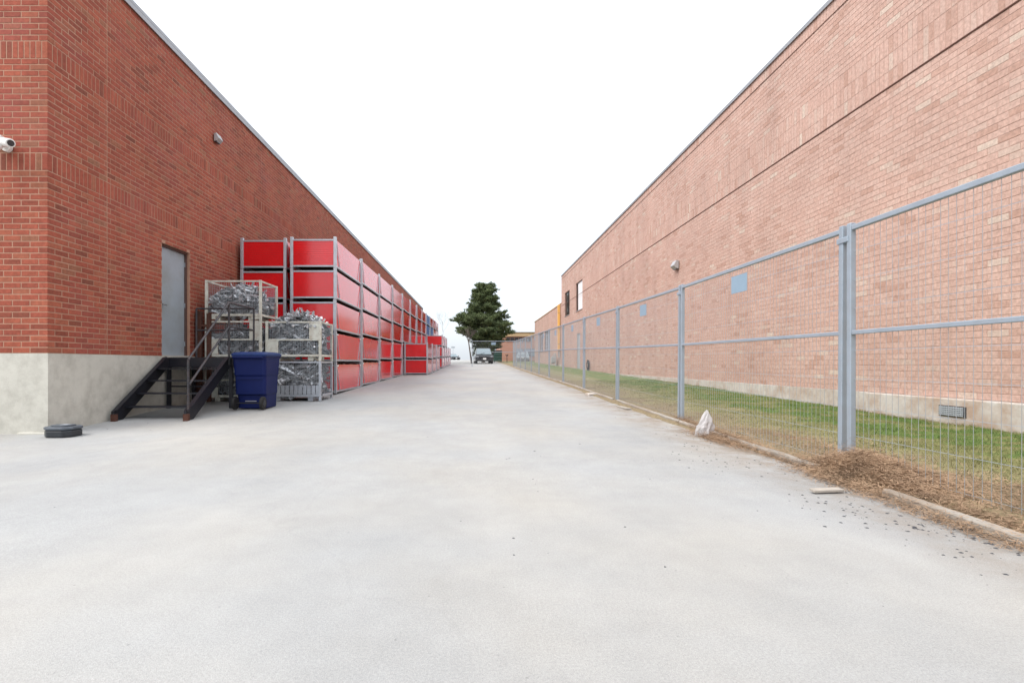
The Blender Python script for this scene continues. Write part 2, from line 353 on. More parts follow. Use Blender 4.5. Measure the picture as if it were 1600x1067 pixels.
pave_sheet()
def lumps(x, y):
    return (.5 * np.sin(x * 5.1 + y * 2.3) * np.sin(y * 4.7 - x * 1.9) + .3 * np.sin(x * 11 + 1.3 * y) * np.sin(y * 9.1 + 2) + .2 * np.sin(23 * x + 3 * y) * np.sin(19 * y))
def lawn_z(x, y):
    edge = np.exp(-((x - 3.62) / .28) ** 2)
    m1 = .13 * np.exp(-((x - 3.22) / .25) ** 2 - ((y - 4.2) / .42) ** 2) + .10 * np.exp(-((x - 3.75) / .28) ** 2 - ((y - 2.9) / .9) ** 2)
    z = gz(x, y) + .025 + .022 * lumps(x, y) + .05 * edge * (1 - sstep((y - 6) / 8)) + m1 + .03 * sstep((x - 4) / 3)
    return z - .09 * (1 - sstep((x - 2.9) / .22))
sheet('lawn', np.concatenate([np.arange(2.9, 4.4, .06), np.arange(4.4, 7.12, .16), [7.2, 12, 30]]), np.concatenate([np.arange(-4, 12, .09), np.arange(12, 30, .4), np.arange(30, 98, 2.)]), lawn_z, M['lawn'])

# grass blades and straw (uncountable)
def blades(name, n, x0, x1, y0, y1, h, w, m, label, cat, pw=1.0, lay=0.55, bias=None):
    x = RNG.uniform(x0, x1, n); y = y0 + (y1 - y0) * RNG.random(n) ** pw
    if bias is not None: k = bias(x, y) > RNG.random(n); x, y = x[k], y[k]; n = len(x)
    z = lawn_z(x, y); a = RNG.uniform(0, 2 * math.pi, n); hh = h * RNG.uniform(.4, 1.25, n); ln = RNG.uniform(-lay, lay, (n, 2)) * h * 2
    ww = w * RNG.uniform(.6, 1.3, n)
    p0 = np.stack([x - np.cos(a) * ww, y - np.sin(a) * ww, z - .005], -1); p1 = np.stack([x + np.cos(a) * ww, y + np.sin(a) * ww, z - .005], -1)
    p2 = np.stack([x + ln[:, 0], y + ln[:, 1], z + hh], -1)
    o = link(bpy.data.objects.new(name, fast_mesh(name, np.stack([p0, p1, p2], 1), 3, m))); return tag(o, label, cat, kind='stuff')
def gb(x, y): return np.clip(.12 + .75 * sstep((x - 3.6) / 1.2) + .3 * lumps(x * .6, y * .6), .05, 1)
blades('grass', 95000, 3.35, 7.08, 2.6, 20, .038, .0032, M['lawn'], 'short patchy spring grass between the mesh fence and the pink brick wall', 'grass', 1.5, bias=gb)
def straw(n):
    pts = []
    def gauss(k, cx, cy, sx, sy): return np.stack([RNG.normal(cx, sx, k), RNG.normal(cy, sy, k)], -1)
    P = np.concatenate([gauss(int(n * .45), 3.22, 4.2, .15, .32), gauss(int(n * .12), 3.45, 2.8, .16, .7), np.stack([wob(y_ := RNG.uniform(2.3, 8.5, int(n * .22))) + RNG.normal(.05, .06, int(n * .22)), y_], -1), gauss(int(n * .08), 3.0, 6.4, .08, .35), gauss(int(n * .07), 3.7, 5.6, .2, 1.0), gauss(int(n * .05), 2.86, 2.9, .06, .5), gauss(int(n * .05), 3.0, 4.0, .10, .35), gauss(int(n * .04), 7.0, 8.2, .09, 1.0)])
    P = P[(P[:, 0] > 2.72)]
    n = len(P); x, y = P[:, 0], P[:, 1]; z = np.maximum(lawn_z(x, y), gz(x, y)) + RNG.exponential(.022, n) ; a = RNG.uniform(0, 2 * math.pi, n); L_ = RNG.uniform(.02, .085, n)
    dx, dy, dz = np.cos(a) * L_, np.sin(a) * L_, RNG.normal(0, .3, n) * L_; w = .0016
    A = np.stack([x - dx / 2 - np.sin(a) * w, y - dy / 2 + np.cos(a) * w, z - dz / 2], -1); B = np.stack([x - dx / 2 + np.sin(a) * w, y - dy / 2 - np.cos(a) * w, z - dz / 2 + w], -1)
    D = np.stack([x + dx / 2, y + dy / 2, z + dz / 2 + .004], -1)
    tag(link(bpy.data.objects.new('dry_straw', fast_mesh('dry_straw', np.stack([A, B, D], 1), 3, M['straw']))), 'brown dry grass clippings heaped along the kerb and round the fence post', 'dry grass', kind='stuff')
straw(62000)

# kerb timbers
def kerb(a, b, label):
    n = max(3, int(abs(b[1] - a[1]) / .3)); w, h = .062, .062; v = []; f = []
    for i in range(n + 1):
        t = i / n; x = a[0] + (b[0] - a[0]) * t + random.uniform(-.006, .006); y = a[1] + (b[1] - a[1]) * t; z = gzf(x, y) + random.uniform(-.005, .005)
        for dx, dz in ((-w / 2, -.04), (-w / 2, h - .015), (-w / 2 + .015, h), (w / 2 - .015, h), (w / 2, h - .015), (w / 2, -.04)): v.append((x + dx, y, z + dz))
    for i in range(n):
        for k in range(6): f.append((i * 6 + k, i * 6 + (k + 1) % 6, i * 6 + 6 + (k + 1) % 6, i * 6 + 6 + k))
    f += [tuple(range(6)), tuple(n * 6 + k for k in range(6))]
    m = MB(); m.v = v; m.f = f; o = obj('kerb_timber', m, M['kerb']); tag(o, label, 'kerb', 'kerb timbers along the right edge of the driveway')
kerb((2.86, 2.2), (2.99, 3.72), 'nearest pale kerb timber, at the bottom right corner, ending at the straw heap')
kerb((3.07, 4.55), (3.17, 7.9), 'pale kerb timber running from the straw heap past the plastic bag')
kerb((3.17, 7.95), (3.22, 11.6), 'pale kerb timber beyond the plastic bag, before the scraps of white debris')
kerb((3.2, 11.9), (3.2, 19.5), 'long kerb timber past the white debris, beside the fourth fence post')
kerb((3.2, 19.6), (3.15, 42.0), 'farthest kerb timber running on towards the parked pickup')

# ------------------------------------------------------------------ brick walls
CAND = {}
def brick_wall(key, parent, org, ud, nd, u0, u1, z0, z1, course, blen, soldiers, openings, mm, m1, msgl, keep=300, far_keep=None, mort=.016, grooves=(), joints=(), split_top=True):
    """mortar sheet with openings plus one real brick at a time; nd = outward normal"""
    org, ud, nd = Vector(org), Vector(ud), Vector(nd)
    def P(u, z, n=0): return org + ud * u + nd * n + Vector((0, 0, z))
    # mortar plane with reveals
    us = sorted({u0, u1, *[q for o in openings for q in o[:2]]}); zs = sorted({z0, z1, *[q for o in openings for q in o[2:4]]})
    m = MB()
    def quad(pts):
        k = len(m.v); m.v += [tuple(p) for p in pts]; m.f.append(tuple(range(k, k + 4)))
    for a, b in zip(us, us[1:]):
        for c, d_ in zip(zs, zs[1:]):
            if any(o[0] <= a and b <= o[1] and o[2] <= c and d_ <= o[3] for o in openings): continue
            quad([P(a, c), P(b, c), P(b, d_), P(a, d_)])
    for a, b, c, d_ in openings:
        dp = -.22
        quad([P(a, c), P(a, d_), P(a, d_, dp), P(a, c, dp)]); quad([P(b, c), P(b, d_), P(b, d_, dp), P(b, c, dp)])
        quad([P(a, d_), P(b, d_), P(b, d_, dp), P(a, d_, dp)]); quad([P(a, c), P(b, c), P(b, c, dp), P(a, c, dp)])
    obj('wall', m, mm, parent)
    # bricks
    L_ = []
    z = z0; row = 0; s_sorted = list(soldiers)
    while z < z1 - .02:
        hit = [s for s in s_sorted if abs(s - z) < course * .6]
        if hit:
            h = blen; n = 0; u = u0
            while u < u1 - .01:
                e = min(u + course, u1); L_.append((u, e, z, min(z + h, z1), 1)); u = e
            s_sorted.remove(hit[0]); z += h; row += 1; continue
        if any(abs(g_ - z) < course * .6 for g_ in grooves): z += .03; grooves = tuple(g_ for g_ in grooves if abs(g_ - z) > course)
        u = u0 - (blen / 2 if row % 2 else 0)
        while u < u1 - .01:
            a, e = max(u, u0), min(u + blen, u1); L_.append((a, e, z, min(z + course, z1), 0)); u += blen
        z += course; row += 1
    out = []
    L2 = []
    for a, e, c, d_, k in L_:
        jn = next((j_ for j_ in joints if a + .02 < j_ < e - .02), None)
        if jn: L2 += [(a, jn - .003, c, d_, k), (jn + .003, e, c, d_, k)]
        else: L2.append((a, e, c, d_, k))
    for a, e, c, d_, k in L2:
        g = mort / 2; a = a - .001 if a <= u0 + 1e-6 else a + g; e -= g; c2, d2 = c + g, d_ - g
        skip = False
        for o in openings:
            if a < o[1] and e > o[0] and c2 < o[3] and d2 > o[2]:
                if c2 >= o[2] - .02 and d2 <= o[3] + .02 or True:
                    if a < o[0] - .03: e = o[0] - .003
                    elif e > o[1] + .03: a = o[1] + .003
                    elif c2 < o[2] - .03: d2 = o[2] - .003
                    elif d2 > o[3] + .03: c2 = o[3] + .003
                    else: skip = True
        if skip or e - a < .012 or d2 - c2 < .01: continue
        ctr = P((a + e) / 2, (c2 + d2) / 2); area = 0
        if ctr.y > .3:
            px = 743 + ctr.x * 800 / ctr.y; py = 568 - (ctr.z - EYE) * 800 / ctr.y
            if -12 < px < 1612 and -8 < py < 1075:
                foot = (e - a) * (abs(ud.x) * 800 / ctr.y + abs(ud.y) * abs(ctr.x) * 800 / ctr.y ** 2); area = foot * (d2 - c2) * 800 / ctr.y
        out.append((area, a, e, c2, d2, k))
    CAND.setdefault(key, []).append((P, ud, nd, out, m1, msgl, parent))
def finish_bricks(key, keep=300):
    allb = [(b[0], i, j) for i, w in enumerate(CAND[key]) for j, b in enumerate(w[3])]
    top = set((i, j) for _, i, j in sorted(allb, reverse=True)[:keep]); shared = {}
    for i, (P, ud, nd, out, m1, msgl, parent) in enumerate(CAND[key]):
        V = []; F = []
        for j, (area, a, e, c, d_, k) in enumerate(out):
            pr = .0035 + random.uniform(-.0012, .0018); tl = random.uniform(-.0012, .0012)
            if (i, j) in top and area > 0:
                kk = (round(e - a, 3), round(d_ - c, 3))
                if kk not in shared:
                    w2, h2 = (e - a) / 2, (d_ - c) / 2; b = MB(); b.box(-w2, w2, -.02, 0, -h2, h2); me = b.mesh('brick')
                    bm = bmesh.new(); bm.from_mesh(me); bmesh.ops.bevel(bm, geom=[q for q in bm.edges if all(v.co.y > -.001 for v in q.verts)], offset=.0025, segments=1, affect='EDGES'); bm.to_mesh(me); bm.free()
                    me.materials.append(msgl); shared[kk] = me
                o = bpy.data.objects.new('brick', shared[kk]); p = P((a + e) / 2, (c + d_) / 2, pr)
                x = ud if ud.cross(nd).dot(Vector((0, 0, 1))) > 0 else -ud
                mt = Matrix((x, nd, Vector((0, 0, 1)))).transposed().to_4x4() @ Matrix.Rotation(tl * 3, 4, 'Z'); mt.translation = p; o.matrix_basis = mt
                link(o, parent); continue
            q = len(V); pts = [P(a, c, pr), P(e, c, pr + tl), P(e, d_, pr + tl), P(a, d_, pr), P(a, c, -.002), P(e, c, -.002), P(e, d_, -.002), P(a, d_, -.002)]
            V += [tuple(t) for t in pts]; F += [(q, q + 1, q + 2, q + 3), (q, q + 4, q + 5, q + 1), (q + 1, q + 5, q + 6, q + 2), (q + 2, q + 6, q + 7, q + 3), (q + 3, q + 7, q + 4, q)]
        me = bpy.data.meshes.new('brickwork'); me.from_pydata(V, [], F); me.update(); me.materials.append(m1)
        tag(link(bpy.data.objects.new('brickwork', me), parent), kind='stuff')

# ------------------------------------------------------------------ left building
XL = -6.35; YL = 7.6; BZ = 1.12; YLE = 62
lb = thing('brick_building', (-12, 30, 0), 'long red brick building with a pale concrete base and a grey door, at left', 'building')
DO = (10.38, 11.40, BZ, 3.42)        # door opening on the long side (world Y, z)
TL = BZ + 74 * .0875
core = MB().box(-22, XL - .24, YL + .24, YLE - .02, -.4, TL - .02); obj('wall_core', core, M['dark'], lb)
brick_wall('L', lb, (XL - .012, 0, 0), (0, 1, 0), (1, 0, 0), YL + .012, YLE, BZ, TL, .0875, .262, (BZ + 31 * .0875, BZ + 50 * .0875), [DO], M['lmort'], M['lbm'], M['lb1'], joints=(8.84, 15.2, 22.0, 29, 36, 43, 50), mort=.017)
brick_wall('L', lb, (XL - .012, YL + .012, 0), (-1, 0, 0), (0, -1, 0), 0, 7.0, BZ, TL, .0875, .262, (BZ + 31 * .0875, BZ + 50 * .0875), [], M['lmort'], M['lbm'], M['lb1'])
finish_bricks('L')
obj('roof', MB().box(-22, XL - .03, YL + .03, YLE, TL - .02, TL), M['coping'], lb)
cp = MB(); cp.box(XL - .30, XL + .035, YL - .035, YLE, TL + .002, TL + .07); cp.box(-22, XL - .302, YL - .035, YL + .30, TL + .002, TL + .07)
cp.box(XL + .012, XL + .033, YL - .033, YLE, TL - .09, TL + .0); cp.box(-22, XL + .010, YL - .033, YL - .012, TL - .09, TL)
obj('coping', cp, M['coping'], lb)
cb = MB(); cb.box(XL - .25, XL + .018, YL - .018, DO[0] - .0, -.5, BZ - .002); cb.box(XL - .25, XL + .018, DO[0] + .002, YLE, -.5, BZ - .002); cb.box(-22, XL - .25, YL - .018, YL + .25, -.5, BZ - .002)
obj('concrete_base', cb, M['conc'], lb)
obj('base_footing', MB().box(XL - .42, XL + .045, YL - .05, YL + .16, -.5, -.05), M['conc'], lb, bevel=.02)
# chipped patch at the corner base course
# door
dr = obj('door', MB().box(XL - .155, XL - .11, DO[0] + .04, DO[1] - .045, BZ + .02, DO[3] - .045), M['door'], lb, bevel=.004)
fr = MB(); fr.box(XL - .19, XL - .07, DO[0], DO[0] + .038, BZ, DO[3]); fr.box(XL - .19, XL - .07, DO[1] - .042, DO[1], BZ, DO[3]); fr.box(XL - .19, XL - .07, DO[0] + .04, DO[1] - .044, DO[3] - .043, DO[3])
obj('door_frame', fr, M['dframe'], lb)
hd = MB(); hd.tube((XL - .11, DO[0] + .12, 2.18), (XL - .085, DO[0] + .12, 2.18), .032, n=12); hd.tube((XL - .085, DO[0] + .12, 2.18), (XL - .05, DO[0] + .12, 2.18), .012); hd.bar((XL - .055, DO[0] + .105, 2.18), (XL - .055, DO[0] + .24, 2.17), .02, .02)
obj('handle', hd, M['steel'], dr)
for z in (1.35, 2.2, 3.1): obj('hinge', MB().tube((XL - .10, DO[1] - .043, z), (XL - .10, DO[1] - .043, z + .10), .009), M['door'], dr)
obj('door_sill', MB().box(XL - .2, XL + .02, DO[0], DO[1], BZ - .001, BZ + .018), M['alu'], lb)

def wall_pack(name, loc, nd, s, label, group=None):
    t = thing(name, loc, label, 'wall lamp', group); x, y, z = loc; sg = nd
    h = MB().prism([(x, z - .5 * s), (x + sg * .32 * s, z - .42 * s), (x + sg * .62 * s, z - .1 * s), (x + sg * .32 * s, z + .5 * s), (x, z + .5 * s)], 'y', y - .55 * s, y + .55 * s)
    obj('housing', h, M['lampg'], t, bevel=.012)
    obj('lens', MB().prism([(x + sg * .04 * s, z - .56 * s), (x + sg * .3 * s, z - .5 * s), (x + sg * .3 * s, z - .43 * s), (x + sg * .04 * s, z - .502 * s)], 'y', y - .45 * s, y + .45 * s), M['glass'], t)
    obj('back_plate', MB().box(min(x, x - sg * .02), max(x, x - sg * .02), y - .3 * s, y + .3 * s, z - .4 * s, z + .4 * s), M['lampg'], t)
wall_pack('wall_lamp', (XL + .015, 12.5, 6.45), 1, .20, 'small grey wall lamp high on the red brick wall')

# security camera on the corner's front face
t = thing('security_camera', (-6.9, YL, 4.15), 'white twin bullet security camera on the front brick face at the left edge', 'camera')
obj('mount', MB().tube((-6.93, YL, 4.16), (-6.93, YL - .05, 4.16), .065, n=16).tube((-6.93, YL - .05, 4.16), (-6.93, YL - .12, 4.17), .03, n=12), M['white'], t, smooth=False)
def cambody(a, b, r):
    m = MB().tube(a, b, r, n=18); o = obj('camera_body', m, M['white'], t, bevel=.01); d_ = (Vector(b) - Vector(a)).normalized(); obj('lens', MB().tube(b, Vector(b) + d_ * .006, r * .7, n=16), M['glass'], o)
cambody((-6.90, YL - .12, 4.20), (-6.70, YL - .22, 4.14), .062); cambody((-6.95, YL - .12, 4.16), (-7.05, YL - .30, 4.02), .062)
obj('junction_box', MB().box(-7.12, -6.99, YL - .07, YL, 4.2, 4.33), M['white'], t, bevel=.01)

# ------------------------------------------------------------------ right building
XR = 7.1; ZB = .455; CR = .097; BR = .291
TR = 8.2
rb = thing('brick_building', (16, 20, 0), 'tall pink brick building behind the mesh fence on the right', 'building')
YR1 = 42.4
WA = (38.7, 40.8, 4.66, 6.55); WB = (34.05, 36.3, 4.60, 6.60); DR = (34.75, 35.9, ZB, 3.05)
obj('wall_core', MB().box(XR + .24, 26, -6.98, YR1 - .25, -.4, TR - .03), M['dark'], rb)
gro = ZB + 54 * CR
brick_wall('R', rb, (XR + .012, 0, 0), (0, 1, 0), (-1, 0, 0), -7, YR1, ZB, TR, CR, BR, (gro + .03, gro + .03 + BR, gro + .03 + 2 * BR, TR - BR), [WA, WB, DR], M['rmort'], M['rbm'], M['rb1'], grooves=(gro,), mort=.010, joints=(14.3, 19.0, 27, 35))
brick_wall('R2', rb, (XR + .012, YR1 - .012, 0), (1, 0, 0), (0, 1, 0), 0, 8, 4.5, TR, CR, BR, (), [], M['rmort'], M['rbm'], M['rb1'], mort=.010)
finish_bricks('R'); finish_bricks('R2', 0)
obj('roof', MB().box(XR + .03, 26, -7, YR1 - .02, TR - .02, TR), M['coping'], rb)
cp = MB(); cp.box(XR - .03, XR + .3, -7, YR1 + .02, TR + .002, TR + .045); cp.box(XR - .03, XR - .012, -7, YR1 + .02, TR - .045, TR)
obj('coping', cp, M['coping'], rb)
# shade of the two string course grooves, painted as dark strips
obj('groove_shade_strip', MB().box(XR - .004, XR + .010, -7, YR1, gro + .006, gro + .026), M['rust'], rb)
obj('groove_shade_strip', MB().box(XR - .002, XR + .010, -7, YR1, TR - BR - .012, TR - BR - .001), M['rust'], rb)
cbm = MB(); cbm.box(XR - .015, XR + .3, 9.2, YR1, -.4, ZB - .002); obj('concrete_base', cbm, M['rconc'], rb, bevel=.01)
obj('concrete_base', MB().box(XR - .10, XR + .3, -7, 9.198, -.4, ZB - .002), M['rconc'], rb, bevel=.02)
vt = MB()
for i in range(5): vt.box(XR - .135, XR - .106, 7.32, 7.70, .205 + i * .027, .222 + i * .027)
for i in range(11): vt.box(XR - .128, XR - .110, 7.32 + i * .037, 7.332 + i * .037, .20, .335)
vo = obj('vent_grille', vt, M['sign'], rb); obj('vent_frame', MB().box(XR - .118, XR - .09, 7.30, 7.72, .19, .345), M['dark'], rb)
def window(parent, W, gm, blind=None, x=XR, mull=0, frame=.06):
    a, b, c, d_ = W; f = MB(); X0, X1 = x + .07, x + .13
    f.box(X0, X1, a, a + frame, c, d_); f.box(X0, X1, b - frame, b, c, d_); f.box(X0, X1, a + frame, b - frame, c, c + frame); f.box(X0, X1, a + frame, b - frame, d_ - frame, d_)
    for k in range(mull):
        y = a + (b - a) * (k + 1) / (mull + 1); f.box(X0 + .002, X1 - .002, y - .02, y + .02, c + frame, d_ - frame)
    w = obj('window', f, M['dframe'], parent); obj('pane', MB().box(x + .10, x + .106, a + frame, b - frame, c + frame, d_ - frame), gm, w)
    obj('sill', MB().box(x - .03, x + .068, a, b, c, c + .03), M['lampg'], w)
    if blind: obj('blind', MB().box(x + .085, x + .098, *blind), M['blind'], w)
window(rb, WA, M['glass'], mull=1); window(rb, WB, M['glass'], blind=(WB[0] + .06, WB[1] - .5, WB[2] + .08, WB[3] - .06))
d2 = obj('door', MB().box(XR + .06, XR + .10, DR[0] + .05, DR[1] - .05, DR[2] + .02, DR[3] - .05), M['sign'], rb)
f = MB(); f.box(XR + .03, XR + .12, DR[0], DR[0] + .048, DR[2], DR[3]); f.box(XR + .03, XR + .12, DR[1] - .048, DR[1], DR[2], DR[3]); f.box(XR + .03, XR + .12, DR[0] + .05, DR[1] - .05, DR[3] - .048, DR[3])
obj('door_frame', f, M['meter'], rb)
wall_pack('wall_lamp', (XR - .015, 18.0, 4.42), -1, .30, 'pale grey wedge wall lamp on the pink brick wall above the fence')
# black hose coil by the wall
t = MB()
for r in (.20, .26, .32):
    pts = [(XR - .08 - (.32 - r) * .2, 32.0 + r * 1.0 * math.cos(a), .86 + r * math.sin(a)) for a in [i * math.pi / 10 for i in range(21)]]; t.path(pts, .028, 6)
tag(obj('hose_coil', t, M['rubber']), 'black hose coil standing against the pink wall beside the door', 'hose')
obj('wall_bracket', MB().box(XR - .10, XR - .0, 31.95, 32.05, .84, .90), M['lampg'], bpy.data.objects['hose_coil'])

# lower wing
lw = thing('brick_building', (14, 52, 0), 'lower pink brick building beyond the yellow duct, behind the fence', 'building')
TW = 5.93; YW0, YW1 = YR1 + .01, 61.7; XW = XR + .02
w1 = (49.9, 52.8, 2.2, 4.25); w2 = (53.9, 56.7, 2.2, 4.25)
obj('wall_core', MB().box(XW + .24, 24, YW0 + .1, YW1 - .2, -.4, TW - .03), M['dark'], lw)
brick_wall('W', lw, (XW + .012, 0, 0), (0, 1, 0), (-1, 0, 0), YW0, YW1, .9, TW, CR, BR, (TW - BR,), [w1, w2], M['rmort'], M['rbm'], M['rb1'], mort=.010)
finish_bricks('W', 0)
obj('wall', MB().box(XW + .012, 24, YW1 - .19, YW1, -.4, TW), M['fmort'], lw)
obj('concrete_base', MB().box(XW - .01, XW + .2, YW0, YW1, -.4, .898), M['rconc'], lw)
obj('coping', MB().box(XW - .04, XW + .3, YW0, YW1 + .03, TW + .002, TW + .07), M['tan'], lw); obj('roof', MB().box(XW + .302, 24, YW0, YW1 - .21, TW - .02, TW), M['coping'], lw)
window(lw, w1, M['gglass'], x=XW, mull=1); window(lw, w2, M['gglass'], x=XW, mull=1)
t = thing('yellow_duct', (6.9, 43.0, 2.0), 'tall yellow square duct at the step between the two pink buildings', 'duct')
obj('duct', MB().box(6.90, 7.09, 42.9, 43.12, 2.05, 5.9), M['yellow'], t, bevel=.02); obj('outlet', MB().box(6.94, 7.05, 42.95, 43.07, 1.5, 2.05), M['meter'], t)
for z in (2.6, 3.9, 5.2): obj('strap', MB().box(6.89, 7.095, 42.88, 42.898, z, z + .05), M['tan'], t)
t = thing('gas_meter', (6.8, 43.9, .75), 'grey gas meter set with pipes under the yellow duct', 'gas meter')
obj('meter_body', MB().box(6.55, 6.95, 44.0, 44.5, 1.05, 1.55).box(6.6, 6.9, 44.6, 45.0, .95, 1.35), M['meter'], t, bevel=.04)
obj('pipe', MB().path([(6.75, 44.2, 1.55), (6.75, 44.2, 1.8), (6.75, 43.2, 1.8), (6.75, 43.2, .7)], .04).path([(6.7, 44.8, 1.35), (6.7, 44.8, 1.62), (7.1, 44.8, 1.62)], .03), M['meter'], t)

# far building facing us
fb = thing('brick_building', (14, 82, 1), 'distant low brick building with a tan fascia, right of the pine', 'building')
obj('wall', MB().box(3.7, 26, 76, 92, .4, 5.0), M['fmort'], fb); obj('fascia', MB().box(3.6, 26.1, 75.85, 92.1, 5.002, 5.55), M['tan'], fb); obj('coping', MB().box(3.5, 26.2, 75.75, 92.2, 5.552, 5.62), M['dframe'], fb)
for i in range(6):
    x = 4.55 + i * .62; w = obj('window', MB().box(x, x + .56, 75.93, 75.99, 4.25, 4.85), M['dframe'], fb); obj('pane', MB().box(x + .04, x + .52, 75.91, 75.928, 4.29, 4.81), M['glass'], w)
for i in range(3):
    x = 6.0 + i * 1.15; w = obj('window', MB().box(x, x + 1.05, 75.93, 75.99, 2.0, 3.2), M['dframe'], fb); obj('pane', MB().box(x + .06, x + .99, 75.91, 75.928, 2.06, 3.14), M['gglass'], w)

# ------------------------------------------------------------------ fence
XF = 3.32; FP = 3.70; FH = 2.2
def fence_proto():
    """local: panel runs along +Y from 0 to FP-.07, thickness in X, base at z=0"""
    root = thing('temporary_fence', (0, 0, 0), 'galvanised mesh fence panel', 'fence panel', 'temporary fence panels along the right side of the driveway'); L_ = FP - .085
    for y in (0.028, L_): obj('post', MB().box(-.025, .025, y - .025, y + .025, -.08, FH), M['fgalv'], root, bevel=.006)
    obj('top_rail', MB().bar((0, .055, FH - .045), (0, L_ - .027, FH - .045), .042, .042), M['fgalv'], root, bevel=.005)
    obj('middle_rail', MB().bar((0, .055, 1.235), (0, L_ - .027, 1.235), .04, .035), M['fgalv'], root, bevel=.005)
    m = MB(); r = .0019
    y = .085; r = .0019
    while y < L_ - .04: m.tube((0.0, y, -.03), (0, y, FH - .066), r, n=3, cap=False); y += .0605
    for z in [.08, .33, .58, .83, 1.08, 1.45, 1.70, 1.95]:
        m.tube((.004, .05, z), (.004, L_ - .02, z), r * 1.05, n=3, cap=False)
    tag(obj('wire_mesh', m, M['wire'], root), kind='stuff')
    return root
fp = fence_proto(); note_kids(fp)
pl = obj('sign_plate', MB().box(-.012, -.008, FP / 2 - .2, FP / 2 + .18, 1.84, 2.06), M['plate'], fp, bevel=0); note_kids(fp)
fp_names = ['nearest', 'second', 'third', 'fourth', 'fifth', 'sixth', 'seventh', 'eighth', 'ninth', 'tenth', 'eleventh', 'twelfth']
panels = [(XF, 4.61 - FP + i * FP, 0) for i in range(12)]
for i, (x, y, rz) in enumerate(panels):
    g = gzf(x, y + FP / 2); sl = math.atan2(gzf(x, y + FP) - gzf(x, y), FP)
    lab = ['nearest galvanised mesh fence panel, cut off by the right edge of the photo', 'second galvanised mesh fence panel, behind the plastic bag, between the two nearest double posts'][i] if i < 2 else '%s galvanised mesh fence panel from the camera along the lawn' % fp_names[i]
    c = fp if i == 0 else copy_tree(fp, (x, y, gzf(x, y))); c.location = (x, y, gzf(x, y)); c['label'] = lab; c.rotation_euler = (sl, 0, 0)
    if i in (0,):
        pass
yc = 4.61 - FP + 12 * FP
c = copy_tree(fp, (-.32, 43.2, gzf(0, 43.2)), -math.pi / 2, 'mesh fence panel standing across the driveway in front of the pickup'); del c['group']
for i in range(1, 12):
    y = 4.61 - FP + i * FP; g = gzf(XF, y)
    o = obj('fence_clamp', MB().box(XF - .034, XF + .034, y - .085, y + .055, g + FH - .16, g + FH - .11), M['fgalv'], bevel=.006)
    tag(o, 'small metal clamp near the top of the %s post pair from the camera' % fp_names[i - 1].replace('nearest', 'first'), 'clamp', 'clamps joining the fence posts')

# ------------------------------------------------------------------ racks
RW, RD, RH = 1.22, 3.02, .83
def rack_proto(pm, colour, nm):
    root = thing(nm, (0, 0, 0), colour + ' rack', 'storage rack'); hw, hd = RW / 2, RD / 2
    for sx in (-1, 1):
        for sy in (-1, 1):
            obj('post', MB().box(sx * hw - sx * .075 if sx > 0 else -hw, sx * hw if sx > 0 else -hw + .075, hd - .075 if sy > 0 else -hd, hd if sy > 0 else -hd + .075, .0, RH - .006), M['galv'], root, bevel=.006)
    for sy in (-1, 1):
        y0 = sy * (hd - .045)
        obj('end_rail', MB().box(-hw + .076, hw - .076, y0 - .025, y0 + .025, .035, .075), M['galv'], root)
        obj('end_rail', MB().box(-hw + .076, hw - .076, y0 - .025, y0 + .025, .725, .765), M['galv'], root)
        pb = MB(); n = 13; h = (.72 - .08) / n
        for k in range(n): pb.box(-hw + .077, hw - .077, y0 - .012, y0 + .012, .08 + k * h + .003, .08 + (k + 1) * h - .002)
        obj('end_panel', pb, pm, root)
    for sx in (-1, 1):
        x0 = sx * (hw - .045)
        obj('side_rail', MB().box(x0 - .03, x0 + .03, -hd + .076, hd - .076, .03, .072), M['galv'], root)
        pb = MB(); n = 13; h = (.765 - .078) / n
        for k in range(n): pb.box(x0 - .012, x0 + .012, -hd + .077, hd - .077, .078 + k * h + .003, .078 + (k + 1) * h - .002)
        obj('side_panel', pb, pm, root)
        for sy in (-1, 1):
            obj('brace', MB().bar((x0 + sx * .028, sy * (hd - .09), .76), (x0 + sx * .028, sy * (hd - .42), .075), .016, .016), M['galv'], root)
    s_ = MB(); y = -hd + .1
    rr = random.Random(5)
    while y < hd - .2:
        w = rr.uniform(.12, .34); s_.box(-hw + .07, hw - .07, y, min(y + w, hd - .09), .09, rr.uniform(.72, .80)); y += w + rr.uniform(.0, .05)
    obj('load', s_, M['stack'], root)
    note_kids(root); return root
red = rack_proto(M['red'], 'red', 'storage_rack'); blu = rack_proto(M['blue'], 'blue', 'storage_rack')
LV = ['bottom', 'second', 'third', 'fourth', 'top']; ON = ['nearest', 'second', 'third', 'fourth', 'fifth', 'sixth', 'seventh', 'eighth', 'ninth', 'tenth', 'eleventh', 'twelfth', 'thirteenth']
used = {'r': False, 'b': False}; LOW = []; PL = []
def place(kind, x, y, z, label, group):
    p = red if kind == 'r' else blu
    if not used[kind]: used[kind] = True; o = p; o.location = (x, y, z)
    else: o = copy_tree(p, (x, y, z))
    o['label'] = label; o['group'] = group; o.rotation_euler = (0, 0, random.uniform(-.004, .004)); PL.append(o); return o
for i in range(12):
    y = 13.55 + RD / 2 + i * 3.13; x = -3.69 - RW / 2 + random.uniform(-.015, .015); g = gzf(x, y)
    for l in range(5):
        kind = 'b' if i == 8 and l >= 2 or (i == 9 and l == 3) else 'r'
        place(kind, x + random.uniform(-.008, .008), y + random.uniform(-.02, .02), g + l * RH, '%s panelled rack, %s level of the %s stack in the long row' % ('blue' if kind == 'b' else 'red', LV[l], ON[i]), 'racks in the long row on the left')
        if l < 2 and i < 6: LOW.append(PL[-1])
